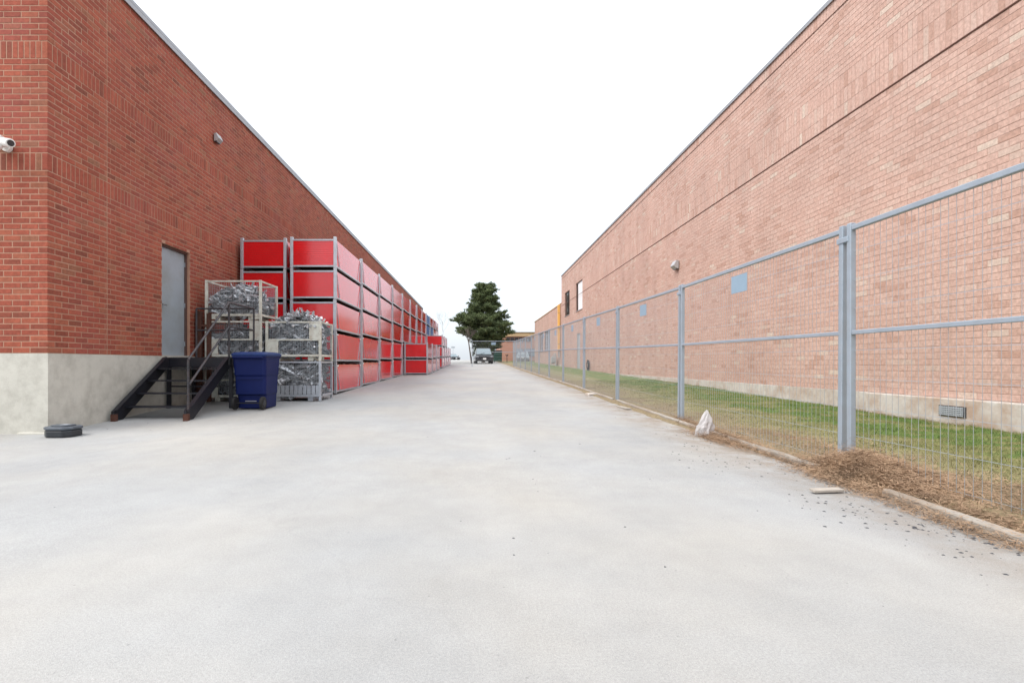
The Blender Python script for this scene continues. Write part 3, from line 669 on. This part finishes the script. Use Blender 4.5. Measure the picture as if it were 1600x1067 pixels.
for i in range(2):
    y = 13.62 + RD / 2 + i * 3.13; g = gzf(-5, y)
    for l in range(5):
        place('r', -5.04 - RW / 2, y, g + l * RH - .01, 'red panelled rack, %s level, %s stack of the row against the brick wall' % (LV[l], 'front' if i == 0 else 'second'), 'racks against the brick wall')
ys2 = [26.5, 29.62, 32.74, 38.4, 41.52, 44.64, 47.76]; n2 = [2, 2, 2, 3, 3, 2, 2]
for i, (y0, nl) in enumerate(zip(ys2, n2)):
    y = y0 + RD / 2; x = -2.47 - RW / 2; g = gzf(x, y)
    for l in range(nl): place('r', x, y, g + l * RH, 'red panelled rack, %s level of the %s stack in the low driveway group' % (['bottom', 'second', 'third'][l], ON[i]), 'racks in the low group standing out on the driveway')

bkm = MB().box(RW / 2 - .012, RW / 2 + .004, -.045, .045, -.02, .02).mesh('bracket'); bkm.materials.append(M['white'])
for o in LOW:
    for sy in (-1, 1):
        q = bpy.data.objects.new('bracket', bkm); C.objects.link(q); q.parent = o; q.location = (0, sy * (RD / 2 - .16), .735)
# ------------------------------------------------------------------ cages and clamps
CW, CD, CH = 1.28, .98, .92
def cage(loc, fm, label, style):
    x, y, z = loc; t = thing('mesh_cage', loc, label, 'mesh cage', 'wire mesh cages of metal clamps'); hw, hd = CW / 2, CD / 2; p = .055
    for sx in (-1, 1):
        for sy in (-1, 1):
            a = x + sx * (hw - p / 2); b = y + sy * (hd - p / 2); obj('post', MB().box(a - p / 2, a + p / 2, b - p / 2, b + p / 2, z, z + CH - .004), fm, t, bevel=.004)
    def ring(name, zc, h, w=.035, sides='fbLR'):
        m = MB()
        if 'f' in sides: m.box(x - hw + p, x + hw - p, y - hd + .008, y - hd + .008 + w, zc, zc + h)
        if 'b' in sides: m.box(x - hw + p, x + hw - p, y + hd - .008 - w, y + hd - .008, zc, zc + h)
        if 'L' in sides: m.box(x - hw + .008, x - hw + .008 + w, y - hd + p, y + hd - p, zc, zc + h)
        if 'R' in sides: m.box(x + hw - .008 - w, x + hw - .008, y - hd + p, y + hd - p, zc, zc + h)
        obj(name, m, fm, t)
    ring('top_rim', CH - .045 + z, .035); ring('base_frame', z + .10, .05)
    if style != 'galv': 0 if style == 'top' else ring('middle_rail', z + .47, .035, sides='fb')
    obj('base_plate', MB().box(x - hw + .03, x + hw - .03, y - hd + .03, y + hd - .03, z + .112, z + .125), fm, t)
    for s in (-1, 1): obj('skid', MB().box(x + s * .38 - .06, x + s * .38 + .06, y - hd + .06, y + hd - .06, z + .002, z + .098), fm, t)
    if style == 'cream':
        obj('corner_plate', MB().box(x - hw + p, x - hw + p + .24, y - hd + .012, y - hd + .02, z + .155, z + .465), fm, t)
        obj('corner_plate', MB().box(x + hw - p - .22, x + hw - p, y - hd + .012, y - hd + .02, z + .508, z + .87), fm, t)
    if style == 'top':
        obj('corner_plate', MB().box(x - hw + p, x - hw + p + .18, y - hd + .012, y - hd + .02, z + .03, z + .098), fm, t); obj('corner_plate', MB().box(x + hw - p - .18, x + hw - p, y - hd + .012, y - hd + .02, z + .03, z + .098), fm, t)
    if style == 'galv':
        m = MB(); k = x - hw + p
        while k < x + hw - p - .06: m.box(k, k + .085, y - hd + .014, y - hd + .02, z + .155, z + .36); k += .10
        obj('ribbed_plate', m, fm, t)
    m = MB(); r = .0022
    for k in range(1, 24):
        q = x - hw + k * CW / 24
        for yy in (y - hd + .025, y + hd - .025): m.tube((q, yy, z + .15), (q, yy, z + CH - .045), r, n=3, cap=False)
    for k in range(1, 18):
        q = y - hd + k * CD / 18
        for xx in (x - hw + .025, x + hw - .025): m.tube((xx, q, z + .15), (xx, q, z + CH - .045), r, n=3, cap=False)
    for k in range(1, 14):
        zz = z + .15 + k * (CH - .2) / 14
        for yy in (y - hd + .028, y + hd - .028): m.tube((x - hw + p, yy, zz), (x + hw - p, yy, zz), r, n=3, cap=False)
        for xx in (x - hw + .028, x + hw - .028): m.tube((xx, y - hd + p, zz), (xx, y + hd - p, zz), r, n=3, cap=False)
    tag(obj('wire_mesh', m, M['galv'] if style == 'galv' else M['wire'], t), kind='stuff'); return t
# clamp piece shapes
def clamp_bar(m, L_=.34, mt=None):
    m.box(-L_ / 2, L_ / 2, -.02, -.014, -.018, .018, mt); m.box(-L_ / 2, L_ / 2, .014, .02, -.018, .018, mt); m.box(-L_ / 2, L_ / 2, -.014, .014, -.018, -.013, mt)
    m.box(-L_ / 2, -L_ / 2 + .05, -.045, .045, .019, .025, mt); m.box(L_ / 2 - .05, L_ / 2, -.045, .045, .019, .025, mt)
def clamp_angle(m, L_=.24, mt=None):
    m.box(0, L_, -.022, .022, 0, .006, mt); m.box(0, .006, -.022, .022, .007, L_ * .6, mt); m.box(L_ * .5, L_ * .5 + .05, -.04, .04, .007, .013, mt)
def clamp_tube(m, L_=.30, mt=None):
    k = len(m.v); m.tube((-L_ / 2, 0, 0), (L_ / 2, 0, 0), .017, n=7); m.tube((L_ / 2 - .06, 0, 0), (L_ / 2 - .02, 0, 0), .032, n=7)
    if mt: m.v[k:] = [tuple(mt @ Vector(v)) for v in m.v[k:]]
def clamp_plate(m, L_=.2, mt=None): m.box(-L_ / 2, L_ / 2, -.05, .05, -.003, .003, mt); m.box(-L_ / 2, -L_ / 2 + .006, -.05, .05, .004, .06, mt); m.box(L_ / 2 - .006, L_ / 2, -.05, .05, .004, .06, mt)
SH = [clamp_bar, clamp_angle, clamp_tube, clamp_plate, clamp_bar, clamp_bar]
cm = []
for i, s in enumerate(SH):
    m = MB(); s(m, (.40, .30, .38, .26, .32, .28)[i]); me = m.mesh('clamp'); me.materials.append(M['clamp'] if i < 4 else M['clamp2']); cm.append(me)
def heapz(u, v, h, base):       # u,v in -1..1
    return base + h * max(0, (1 - abs(u) ** 2.4)) * max(0, (1 - abs(v) ** 2.6))
def rot(): return Euler((random.gauss(0, .55), random.gauss(0, .32), random.uniform(0, 2 * math.pi))).to_matrix().to_4x4()
def fill(loc, top, n, label, hump=0.0, loose=0, lname=None):
    """pieces inside one cage joined as stuff; the loose ones on top are separate"""
    x, y, z = loc; m = MB(); hw, hd = CW / 2 - .10, CD / 2 - .10
    def rot_in(px, py):
        return rot()
    for k in range(n):
        u, v = random.uniform(-1, 1), random.uniform(-1, 1)
        if random.random() < .72:
            if random.random() < .62: v = -1 + random.random() * .18
            else: u = 1 - random.random() * .18
        zz = random.uniform(.17, heapz(u, v, hump, top)); L_ = random.uniform(.2, .42)
        ang = .9 * math.sin((x + u * hw) * 6.1 + zz * 7.3 + v * 3) + random.gauss(0, .22)
        if abs(v) > .8 or abs(u) > .8: L_ *= 1.25
        if abs(v) > .8:
            mt0 = Euler((random.gauss(0, .5), ang * .8, random.gauss(0, .18))).to_matrix().to_4x4()
        elif abs(u) > .8:
            mt0 = Euler((0, 0, math.pi / 2 + random.gauss(0, .18))).to_matrix().to_4x4() @ Euler((random.gauss(0, .5), ang * .8, 0)).to_matrix().to_4x4()
        else: mt0 = rot()
        mt = Matrix.Translation((x + u * (hw - .04), y + v * (hd - .02), z + zz)) @ mt0 if True else (Euler((random.gauss(0, .3), random.gauss(0, .3), (0 if abs(v) > .8 else math.pi / 2) + random.gauss(0, .25))).to_matrix().to_4x4() if (abs(v) > .8 or abs(u) > .8) else rot())
        sh = random.choice(SH if not (abs(v) > .8 or abs(u) > .8) else [clamp_bar, clamp_bar, clamp_tube, clamp_plate]); sh(m, L_ * (.8 if abs(u) > .7 else 1), mt @ Matrix.Diagonal((1, 1.35, 1.35, 1)))
    me = m.mesh('metal_clamps'); me.materials.append(M['clamp']); me.materials.append(M['clamp2'])
    idx = np.zeros(len(me.polygons), dtype=np.int32); ar = RNG.random(len(me.polygons) // 10 + 1) < .5
    idx[:] = np.repeat(ar, 10)[:len(idx)]; me.polygons.foreach_set('material_index', idx)
    # core so the pile is not see-through; shade of the gaps in its colour
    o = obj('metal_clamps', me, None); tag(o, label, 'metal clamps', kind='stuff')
    core_ = MB().box(x - hw + .12, x + hw - .12, y - hd + .12, y + hd - .12, z + .13, z + max(.2, top - .12)); obj('dark_gap_core', core_, M['dark'], o)
    for k in range(loose):
        u, v = random.uniform(-1, 1), random.uniform(-1, 1); zz = heapz(u, v, hump, top) + random.uniform(-.07, .035)
        q = bpy.data.objects.new('loose_clamp', random.choice(cm)); q.matrix_basis = Matrix.Translation((x + u * hw * .95, y + v * hd * .95, z + zz)) @ rot(); C.objects.link(q)
        tag(q, lname, 'metal clamp', lname.replace('loose zinc clamp', 'loose zinc clamps'))
GA = gzf(-5.5, 12.1) ; GB_ = gzf(-4.2, 12.2)
A = [(-5.5, 12.10, GA + k * CH) for k in range(3)]; B = [(-4.19, 12.25, GB_ + k * CH) for k in range(2)]
cage(A[0], M['cream'], 'bottom cream mesh cage of the left stack, hidden behind the steel stairs', 'cream'); cage(A[1], M['cream'], 'middle cream mesh cage of the left stack, behind the stair railing', 'cream'); cage(A[2], M['cream'], 'topmost cream mesh cage, piled with clamps, behind the handrail', 'top')
cage(B[0], M['galv'], 'grey galvanised mesh cage on the ground right of the blue bin', 'galv'); cage(B[1], M['cream'], 'cream mesh cage heaped with clamps above the blue bin', 'cream')
fill(A[0], .70, 180, 'zinc clamps in the bottom left cage behind the stairs'); fill(A[1], .66, 230, 'zinc clamps in the middle left cage behind the stair railing')
fill(A[2], .40, 300, 'zinc clamps inside the topmost cage behind the handrail', .42, 150, 'loose zinc clamp on the heap in the topmost cage')
fill(B[0], .82, 330, 'zinc clamps in the grey cage on the ground beside the blue bin'); fill(B[1], .80, 310, 'zinc clamps inside the cream cage above the blue bin', .30, 150, 'loose zinc clamp on the heap above the blue bin')

# ------------------------------------------------------------------ stairs
st = thing('steel_stairs', (-5.6, 9.6, 0), 'black steel stairs and landing with a pipe handrail below the grey door', 'stairs')
xa, xb = -6.22, -4.98; zt = BZ - .03; ya, yb = 8.80, 10.28
for x in (xa, xb):
    g = gzf(x, ya); m = MB().prism([(ya - .03, g), (ya + .19, g), (yb + .08, zt - .18), (yb + .08, zt), (yb - .06, zt), (ya - .03, g + .17)], 'x', x - .022, x + .022)
    s = obj('stringer', m, M['blk'], st); 
    m = MB(); m.bar((x + .036, ya + .0, g + .185), (x + .036, yb - .05, zt + .005), .05, .012); obj('flange', m, M['blk'], s)
    obj('foot_plate', MB().box(x - .03, x + .055, ya - .04, ya + .03, g - .02, g + .12), M['rust'], st, bevel=.005)
g0 = gzf(-5.6, ya)
for k in range(1, 5):
    z = g0 + (zt - g0) * k / 5; y = ya + .05 + (yb - ya) * (k - .35) / 5
    obj('tread', MB().box(xa + .03, xb - .03, y, y + .27, z - .015, z + .008), M['blk'], st)
obj('landing', MB().box(XL + .03, xb + .022, yb + .085, 11.46, zt - .02, zt), M['blk'], st)
fr = MB(); fr.box(XL + .03, xb, yb + .085, yb + .13, zt - .20, zt - .022); fr.box(XL + .03, xb, 11.41, 11.455, zt - .20, zt - .022); fr.box(xb - .02, xb + .022, yb + .132, 11.408, zt - .20, zt - .022); obj('landing_frame', fr, M['blk'], st)
for x, y in ((XL + .10, yb + .16), (xb, yb + .16), (XL + .10, 11.36), (xb, 11.36)):
    obj('leg', MB().box(x - .035, x + .035, y - .03, y + .03, gzf(x, y) - .02, zt - .202), M['blk'], st)
obj('cross_brace', MB().bar((XL + .1, yb + .2, .5), (xb, yb + .2, .5), .03), M['blk'], st)
xr = xb + .03; R_ = .021
obj('handrail', MB().path([(xr, ya + .02, gzf(xr, ya) + 1.05), (xr, yb, zt + 1.10), (xr, 11.43, zt + 1.10), (XL + .12, 11.43, zt + 1.10)], R_, 10), M['rail'], st)
obj('handrail', MB().path([(xr, ya + .05, gzf(xr, ya) + .62), (xr, yb, zt + .62), (xr, 11.43, zt + .62), (XL + .12, 11.43, zt + .62)], R_ * .95, 10), M['rail'], st)
for x, y, z0, z1 in ((xr, ya + .02, .15, gzf(xr, ya) + 1.05), (xr, yb, zt - .15, zt + 1.10), (xr, 11.43, zt - .15, zt + 1.10), (XL + .12, 11.43, zt - .1, zt + 1.10)):
    obj('rail_post', MB().tube((x, y, z0), (x, y, z1), R_, n=10), M['rail'], st)
o = tag(obj('rusty_channel', MB().box(XL + .03, XL + .16, 11.55, 11.62, .1, 2.15).box(XL + .28, XL + .36, 11.55, 11.62, .1, 2.1), M['rust']), 'dark rusty steel channel pair standing against the brick wall right of the door', 'steel channel')
obj('wedge', MB().box(XL + .16, XL + .28, 11.56, 11.61, .9, .95).box(XL + .16, XL + .28, 11.56, 11.61, 1.8, 1.85), M['rust'], o)

# ------------------------------------------------------------------ blue wheelie bin (its back, with the wheels, faces the camera)
bx, by = -4.45, 10.42; bgz = gzf(bx, by); H = 1.13
t = thing('wheelie_bin', (bx, by, bgz), 'dark blue plastic wheelie bin beside the steel stairs', 'wheelie bin')
def frustum(m, sec, cx, cy):
    k = len(m.v)
    for z, w, d0, d1, r in sec:
        w = w * .82
        for (sx, y_) in ((-1, d0), (1, d0), (1, d1), (-1, d1)):
            ys_ = 1 if y_ == d1 else -1
            for a in range(4):
                th = a / 3 * math.pi / 2; c_, s_ = math.cos(th), math.sin(th)
                base = {(-1, -1): (-c_, -s_), (1, -1): (s_, -c_), (1, 1): (c_, s_), (-1, 1): (-s_, c_)}[(sx, ys_)]
                m.v.append((cx + sx * (w - r) + base[0] * r, cy + y_ - ys_ * r + base[1] * r, z))
    n = 16
    for i in range(len(sec) - 1):
        for j in range(n): m.f.append((k + i * n + j, k + i * n + (j + 1) % n, k + (i + 1) * n + (j + 1) % n, k + (i + 1) * n + j))
    m.f += [tuple(k + j for j in reversed(range(n))), tuple(k + (len(sec) - 1) * n + j for j in range(n))]; return m
b = bgz
body = frustum(MB(), [(b + .02, .345, -.24, .32, .05), (b + .28, .352, -.25, .33, .05), (b + .30, .365, -.31, .34, .05), (b + .66, .375, -.325, .36, .06), (b + .68, .385, -.345, .37, .06), (b + 1.0, .40, -.37, .40, .06), (b + 1.01, .41, -.395, .425, .06), (b + 1.05, .41, -.395, .425, .06)], bx, by)
bo = obj('body', body, M['bin'], t, bevel=.004)
lid = frustum(MB(), [(b + 1.052, .425, -.41, .445, .06), (b + 1.09, .43, -.415, .45, .06), (b + 1.125, .40, -.36, .40, .08), (b + 1.14, .30, -.26, .3, .08)], bx, by); obj('lid', lid, M['blid'], t)
obj('hinge_bar', MB().tube((bx - .29, by - .44, b + 1.03), (bx + .29, by - .44, b + 1.03), .018, n=10), M['bin'], t)
obj('rib', MB().box(bx - .25, bx + .25, by - .352, by - .338, b + .60, b + .635), M['bin'], t)
obj('rating_strip', MB().box(bx - .12, bx + .10, by - .256, by - .248, b + .155, b + .168), M['lampg'], t)
obj('axle', MB().tube((bx - .25, by - .36, b + .13), (bx + .25, by - .36, b + .13), .013), M['rubber'], t)
for s in (-1, 1):
    w = obj('wheel', MB().tube((bx + s * .245, by - .36, b + .13), (bx + s * .30, by - .36, b + .13), .13, n=24), M['rubber'], t, bevel=.012); obj('hub', MB().tube((bx + s * .296, by - .36, b + .13), (bx + s * .306, by - .36, b + .13), .06, n=16), M['case'], w)

# flat black octagonal case by the wall
t = thing('flat_case', (-5.90, 7.42, 0), 'flat black octagonal plastic case lying by the concrete wall corner', 'plastic case'); cx, cy = -5.97, 7.42; cz = gzf(cx, cy)
def octo(sx, sy, c): return [(cx + a * sx, cy + b_ * sy) for a, b_ in ((-1, -c), (-c, -1), (c, -1), (1, -c), (1, c), (c, 1), (-c, 1), (-1, c))]
obj('base', MB().prism(octo(.205, .17, .55), 'z', cz, cz + .10), M['case'], t, bevel=.018); obj('lid', MB().prism(octo(.215, .18, .55), 'z', cz + .103, cz + .15), M['casel'], t, bevel=.02)
obj('raised_panel', MB().prism(octo(.14, .11, .55), 'z', cz + .151, cz + .168), M['casel'], t, bevel=.006); obj('scuff_patch', MB().box(cx - .02, cx + .08, cy - .04, cy + .04, cz + .169, cz + .172), M['sign'], t)

# ------------------------------------------------------------------ plastic bag, boards, crumbs
m = MB(); n = 22; rows = 12; rr = random.Random(3)
for j in range(rows + 1):
    tt = j / rows; prof = (.10 + .035 * math.sin(tt * 3)) * (1 - tt) ** .75 + .012; offx = .035 * tt
    for i in range(n):
        a = 2 * math.pi * i / n; q = prof * (1 + .18 * math.sin(3 * a + tt * 5) + .10 * math.sin(7 * a - tt * 9) + rr.uniform(-.07, .07)); m.v.append((3.00 + offx + q * math.cos(a) * .95, 6.72 + q * math.sin(a) * .7, gzf(3, 6.7) + .005 + tt * .33 + rr.uniform(-.008, .008)))
for j in range(rows):
    for i in range(n): m.f.append((j * n + i, j * n + (i + 1) % n, (j + 1) * n + (i + 1) % n, (j + 1) * n + i))
m.f += [tuple(reversed(range(n))), tuple(rows * n + i for i in range(n))]
bgm = M['bag'].node_tree.nodes['Principled BSDF']; bgm.inputs['Transmission Weight'].default_value = .35; bgm.inputs['IOR'].default_value = 1.1
tag(obj('plastic_bag', m, M['bag']), 'crumpled translucent plastic bag caught on the kerb by the fence', 'plastic bag')
def board(name, c, sz, rz, mt, label, tilt=0):
    g = gzf(c[0], c[1]); mm = Matrix.Translation((c[0], c[1], g + c[2])) @ Euler((tilt, 0, rz)).to_matrix().to_4x4(); m = MB().box(-sz[0] / 2, sz[0] / 2, -sz[1] / 2, sz[1] / 2, -sz[2] / 2, sz[2] / 2, mm); return tag(obj(name, m, mt, bevel=.003), label, 'board')
b1 = board('broken_board', (2.62, 3.82, .022), (.24, .055, .02), .12, M['wood'], 'short pale broken board lying on the pavement beside the straw heap', .1)
b2 = board('white_scrap', (3.02, 13.4, .03), (.26, .16, .05), .5, M['rconc'], 'white scrap lying at the kerb beyond the second double post', .15)
b3 = board('white_scrap', (2.98, 10.3, .015), (.1, .6, .02), .06, M['wood'], 'thin pale strip lying along the kerb before the white scrap', 0)
N_ = 420; V = []; F = []
rr = random.Random(11)
def crumb(x, y, s):
    z = gzf(x, y); k = len(V); a0 = rr.uniform(0, 6)
    for i in range(5): q = s * rr.uniform(.6, 1.2); V.append((x + q * math.cos(a0 + i * 1.257), y + q * math.sin(a0 + i * 1.257), z - .001))
    V.append((x, y, z + s * .3))
    for i in range(5): F.append((k + i, k + (i + 1) % 5, k + 5))
for cx_, cy_, sx_, sy_, n in ((2.62, 3.25, .16, .32, 130), (2.45, 3.0, .2, .35, 70), (2.78, 2.85, .1, .3, 60), (2.35, 4.9, .28, .35, 70), (2.6, 5.7, .22, .5, 50), (2.75, 7.5, .2, 1.6, 60), (1.2, 4.0, 1.2, 1.5, 30), (-4.5, 8.3, 1.0, .6, 30)):
    for _ in range(n):
        x = rr.gauss(cx_, sx_); y = rr.gauss(cy_, sy_)
        if x < 3.0 and y > 2: crumb(x, y, .004 + .014 * rr.random() ** 2)
me = bpy.data.meshes.new('asphalt_crumbs'); me.from_pydata(V, [], F); me.materials.append(M['crumb']); tag(link(bpy.data.objects.new('asphalt_crumbs', me)), 'dark asphalt crumbs scattered over the pale pavement near the kerb', 'crumbs', kind='stuff')

# ------------------------------------------------------------------ trees
def tuft_tree(name, base, label, H_, ext, zlow, n_br, seedv):
    rr = np.random.default_rng(seedv); bx_, by_ = base; g = gzf(bx_, by_); t = thing(name, (bx_, by_, g), label, 'tree')
    obj('trunk', MB().tube((bx_, by_, g - .1), (bx_ - .1, by_, g + H_ * .5), .26, .17, 10).tube((bx_ - .1, by_, g + H_ * .5), (bx_, by_, g + H_ * .96), .17, .03, 8), M['bark'], t)
    lim = MB(); T = []
    zs_, Ls, Rs = ext
    for i in range(n_br):
        z = zlow + (H_ - zlow) * (i + rr.random()) / n_br; a = rr.uniform(0, 2 * math.pi); c_ = math.cos(a)
        l, r_ = np.interp(z, zs_, Ls), np.interp(z, zs_, Rs); rad = (r_ if c_ > 0 else l) * abs(c_) + (l + r_) / 2 * (1 - abs(c_)); rad *= rr.uniform(.66, 1.08); rad = max(rad, .3)
        up = rr.uniform(.02, .28) + .25 * (z / H_); p0 = np.array([bx_, by_, g + z - .35 * rad * up]); d_ = np.array([c_, math.sin(a), up]); tip = p0 + d_ * rad; lim.tube(tuple(p0), tuple(tip), .05, .015, 4, cap=False)
        nk = int(11 + rad * 11)
        for k in range(nk):
            s_ = rr.uniform(.25, 1.02) ** .8; c = p0 + d_ * rad * s_ + rr.normal(0, 1, 3) * np.array([.26, .26, .14]) * (.6 + .5 * (1 - s_)); T.append((c, .22 + .20 * rr.random()))
    obj('limbs', lim, M['bark'], t)
    Q = []
    for c, s_ in T:
        for k in range(11):
            v = rr.normal(0, 1, 3); v[2] = abs(v[2]) * .8 + .1; v /= np.linalg.norm(v); w = np.cross(v, rr.normal(0, 1, 3)); w /= np.linalg.norm(w) + 1e-6; a_ = c + v * s_ * rr.uniform(.7, 1.4); Q.append((c - w * .05, c + w * .05, a_ + w * .012))
    me = fast_mesh('crown', np.array(Q), 3, M['needles']); tag(link(bpy.data.objects.new('crown', me), t), kind='stuff'); return t
# extents measured in metres from the trunk, by height above ground
tuft_tree('pine_tree', (1.0, 66.0), 'large dark green pine standing behind the pickup at the end of the driveway', 9.9,
          ([.6, 1.6, 2.9, 3.6, 4.0, 5.0, 5.8, 7.3, 8.6, 9.9], [1.0, 1.25, 1.7, 3.9, 4.0, 3.8, 2.6, 1.95, 1.65, .7], [2.2, 2.4, 3.6, 3.8, 3.85, 3.9, 3.0, 2.1, 1.75, 1.2]), .8, 250, 4)
def bare_tree(base, H_, r, label, lean=0, seedv=1, depth=4, name='bare_tree', m='bark'):
    rr = random.Random(seedv); x, y = base; g = gzf(x, y); t = thing(name, (x, y, g), label, 'tree'); top = Vector((x + lean, y, g + H_ * .55))
    obj('trunk', MB().tube((x, y, g - .1), tuple(top), r, r * .6, 8), M[m], t); mb = MB()
    def rec(p, d_, L_, q, k):
        e_ = p + d_ * L_; mb.tube(tuple(p), tuple(e_), q, q * .6, 4, cap=False)
        if k:
            for _ in range(3 if k > 1 else 4): rec(p + d_ * L_ * rr.uniform(.5, 1), (d_ + Vector((rr.uniform(-.8, .8), rr.uniform(-.8, .8), rr.uniform(-.15, .5)))).normalized(), L_ * rr.uniform(.55, .8), q * .55, k - 1)
    for _ in range(4): rec(top, Vector((rr.uniform(-.6, .6), rr.uniform(-.6, .6), 1)).normalized(), H_ * .2, r * .55, depth - 1)
    obj('limbs', mb, M[m], t)
bare_tree((-.42, 58.0), 4.3, .10, 'thin leaning bare tree left of the parked pickup', -.35, 3)
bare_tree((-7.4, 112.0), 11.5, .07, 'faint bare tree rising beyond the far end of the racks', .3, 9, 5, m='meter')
bare_tree((3.9, 63.5), 1.3, .05, 'small dark bare sapling right of the green dumpster', 0, 5, 2, m='rubber')

# ------------------------------------------------------------------ vehicles
def front_car(name, loc, paint, label, cat, h, w, truck=True, rz=0):
    """vehicle seen from the front, nose towards -Y"""
    x, y = loc; g = gzf(x, y); t = thing(name, (0, 0, 0), label, cat); hw = w / 2; cl = .30; bz = h * .56; L_ = 5.2 if truck else 4.4
    b_ = MB().prism([(-.0, cl + .12), (.0, bz - .16), (.10, bz - .04), (1.25, bz + .03), (1.35, bz + .05), (L_, bz + .02), (L_, cl + .1), (L_ - .5, cl), (.25, cl)], 'x', -hw, hw); obj('body', b_, M[paint], t, bevel=.06)
    cab = MB(); k = len(cab.v); y0, y1, y2, y3 = 1.15, 2.0, (3.1 if truck else 3.7), (3.4 if truck else 4.2)
    cab.v += [(-hw + .06, y0, bz + .03), (hw - .06, y0, bz + .03), (hw - .06, y3, bz + .03), (-hw + .06, y3, bz + .03), (-hw + .24, y1, h), (hw - .24, y1, h), (hw - .24, y2, h), (-hw + .24, y2, h)]; cab.f += [tuple(k + i for i in f_) for f_ in BOXF]
    obj('cab', cab, M[paint], t, bevel=.05)
    ws = MB(); sl = (h - bz - .03) / (y1 - y0)
    ws.v += [(-hw + .13, y0 + .02, bz + .08), (hw - .13, y0 + .02, bz + .08), (hw - .29, y1 - .10, h - .07), (-hw + .29, y1 - .10, h - .07)]; ws.v = [(a, b2 - .035, c) for a, b2, c in ws.v]; ws.f = [(0, 1, 2, 3)]
    ws.v += [(a, b2 + .02, c) for a, b2, c in ws.v]; ws.f += [(4, 7, 6, 5), (0, 4, 5, 1), (1, 5, 6, 2), (2, 6, 7, 3), (3, 7, 4, 0)]
    obj('windscreen', ws, M['carg'], t)
    gr = obj('grille', MB().box(-hw * .55, hw * .55, -.03, .02, bz * .52, bz - .17), M['cart'], t)
    for k in range(3): obj('grille_bar', MB().box(-hw * .54, hw * .54, -.045, -.032, bz * .56 + k * .09, bz * .56 + k * .09 + .025), M['cart'], gr)
    for s in (-1, 1):
        obj('headlight', MB().box(min(s * hw * .66, s * hw * .96), max(s * hw * .66, s * hw * .96), -.028, .04, bz * .74, bz - .17), M['hl'], t, bevel=.02)
        obj('mirror', MB().box(min(s * (hw - .02), s * (hw + .17)), max(s * (hw - .02), s * (hw + .17)), y0 + .22, y0 + .34, bz + .06, bz + .26), M['cart'], t, bevel=.03)
        for yy in (.95, L_ - 1.0):
            wv = obj('wheel', MB().tube((s * (hw - .24), yy, .36), (s * (hw + .01), yy, .36), .37, n=20), M['rubber'], t, bevel=.03); obj('rim', MB().tube((s * (hw + .011), yy, .36), (s * (hw + .02), yy, .36), .22, n=14), M['chrome'], wv)
    obj('bumper', MB().box(-hw + .02, hw - .02, -.10, .06, cl + .06, bz * .5), M['cart'], t, bevel=.04)
    obj('number_plate', MB().box(-.17, .17, -.122, -.108, cl + .16, cl + .34), M['white'], t)
    obj('wiper', MB().bar((-.5, y0 - .04, bz + .09), (.1, y0 + .12, bz + .22), .02), M['cart'], t)
    t.location = (x, y, g); t.rotation_euler = (0, 0, rz); return t
# parent inverses assume the empty at the origin while building, so it is moved afterwards
front_car('pickup_truck', (.98, 55.6), 'carp', 'black pickup truck facing the camera at the end of the driveway', 'pickup truck', 1.78, 1.95, True, .05)
front_car('parked_car', (-4.1, 109.0), 'carp', 'dark car half hidden behind the crest of the driveway', 'car', 1.45, 1.9, False, .4)
front_car('parked_car', (6.6, 71.5), 'silver', 'pale blue car parked in front of the distant brick building', 'car', 1.45, 1.8, False, -.1)

# green dumpster
t = thing('dumpster', (2.9, 64.6, 1), 'dark green metal dumpster just right of the pickup', 'dumpster'); g = gzf(2.9, 64.5)
obj('body', MB().prism([(64.0, g + .15), (65.2, g + .15), (65.4, g + 1.35), (63.8, g + 1.35)], 'x', 2.25, 3.3), M['green'], t); obj('lid', MB().prism([(63.75, g + 1.36), (65.45, g + 1.55), (65.45, g + 1.6), (63.75, g + 1.42)], 'x', 2.22, 3.33), M['cart'], t)
for x in (2.4, 2.8, 3.15): obj('rib', MB().box(x - .03, x + .03, 63.80, 63.86, g + .7, g + 1.3), M['green'], t)
for x in (2.35, 3.2): obj('wheel', MB().tube((x - .04, 64.1, g + .08), (x + .04, 64.1, g + .08), .08, n=12), M['rubber'], t)
# signs
def sgn(loc, z0, w, h, label):
    x, y = loc; g = gzf(x, y); t = thing('road_sign', (x, y, g), label, 'sign'); obj('pole', MB().tube((x, y, g - .1), (x, y, z0 + h), .045, n=8), M['galv'], t); obj('sign_board', MB().box(x - w / 2, x + w / 2, y - .08, y - .05, z0, z0 + h), M['sign'], t)
    obj('bracket', MB().box(x - w * .3, x + w * .3, y - .05, y - .04, z0 + h * .4, z0 + h * .5), M['galv'], t)
sgn((-4.9, 112), 4.35, .8, .34, 'small grey sign beyond the far racks, against the sky')

S.cycles.max_bounces = 6
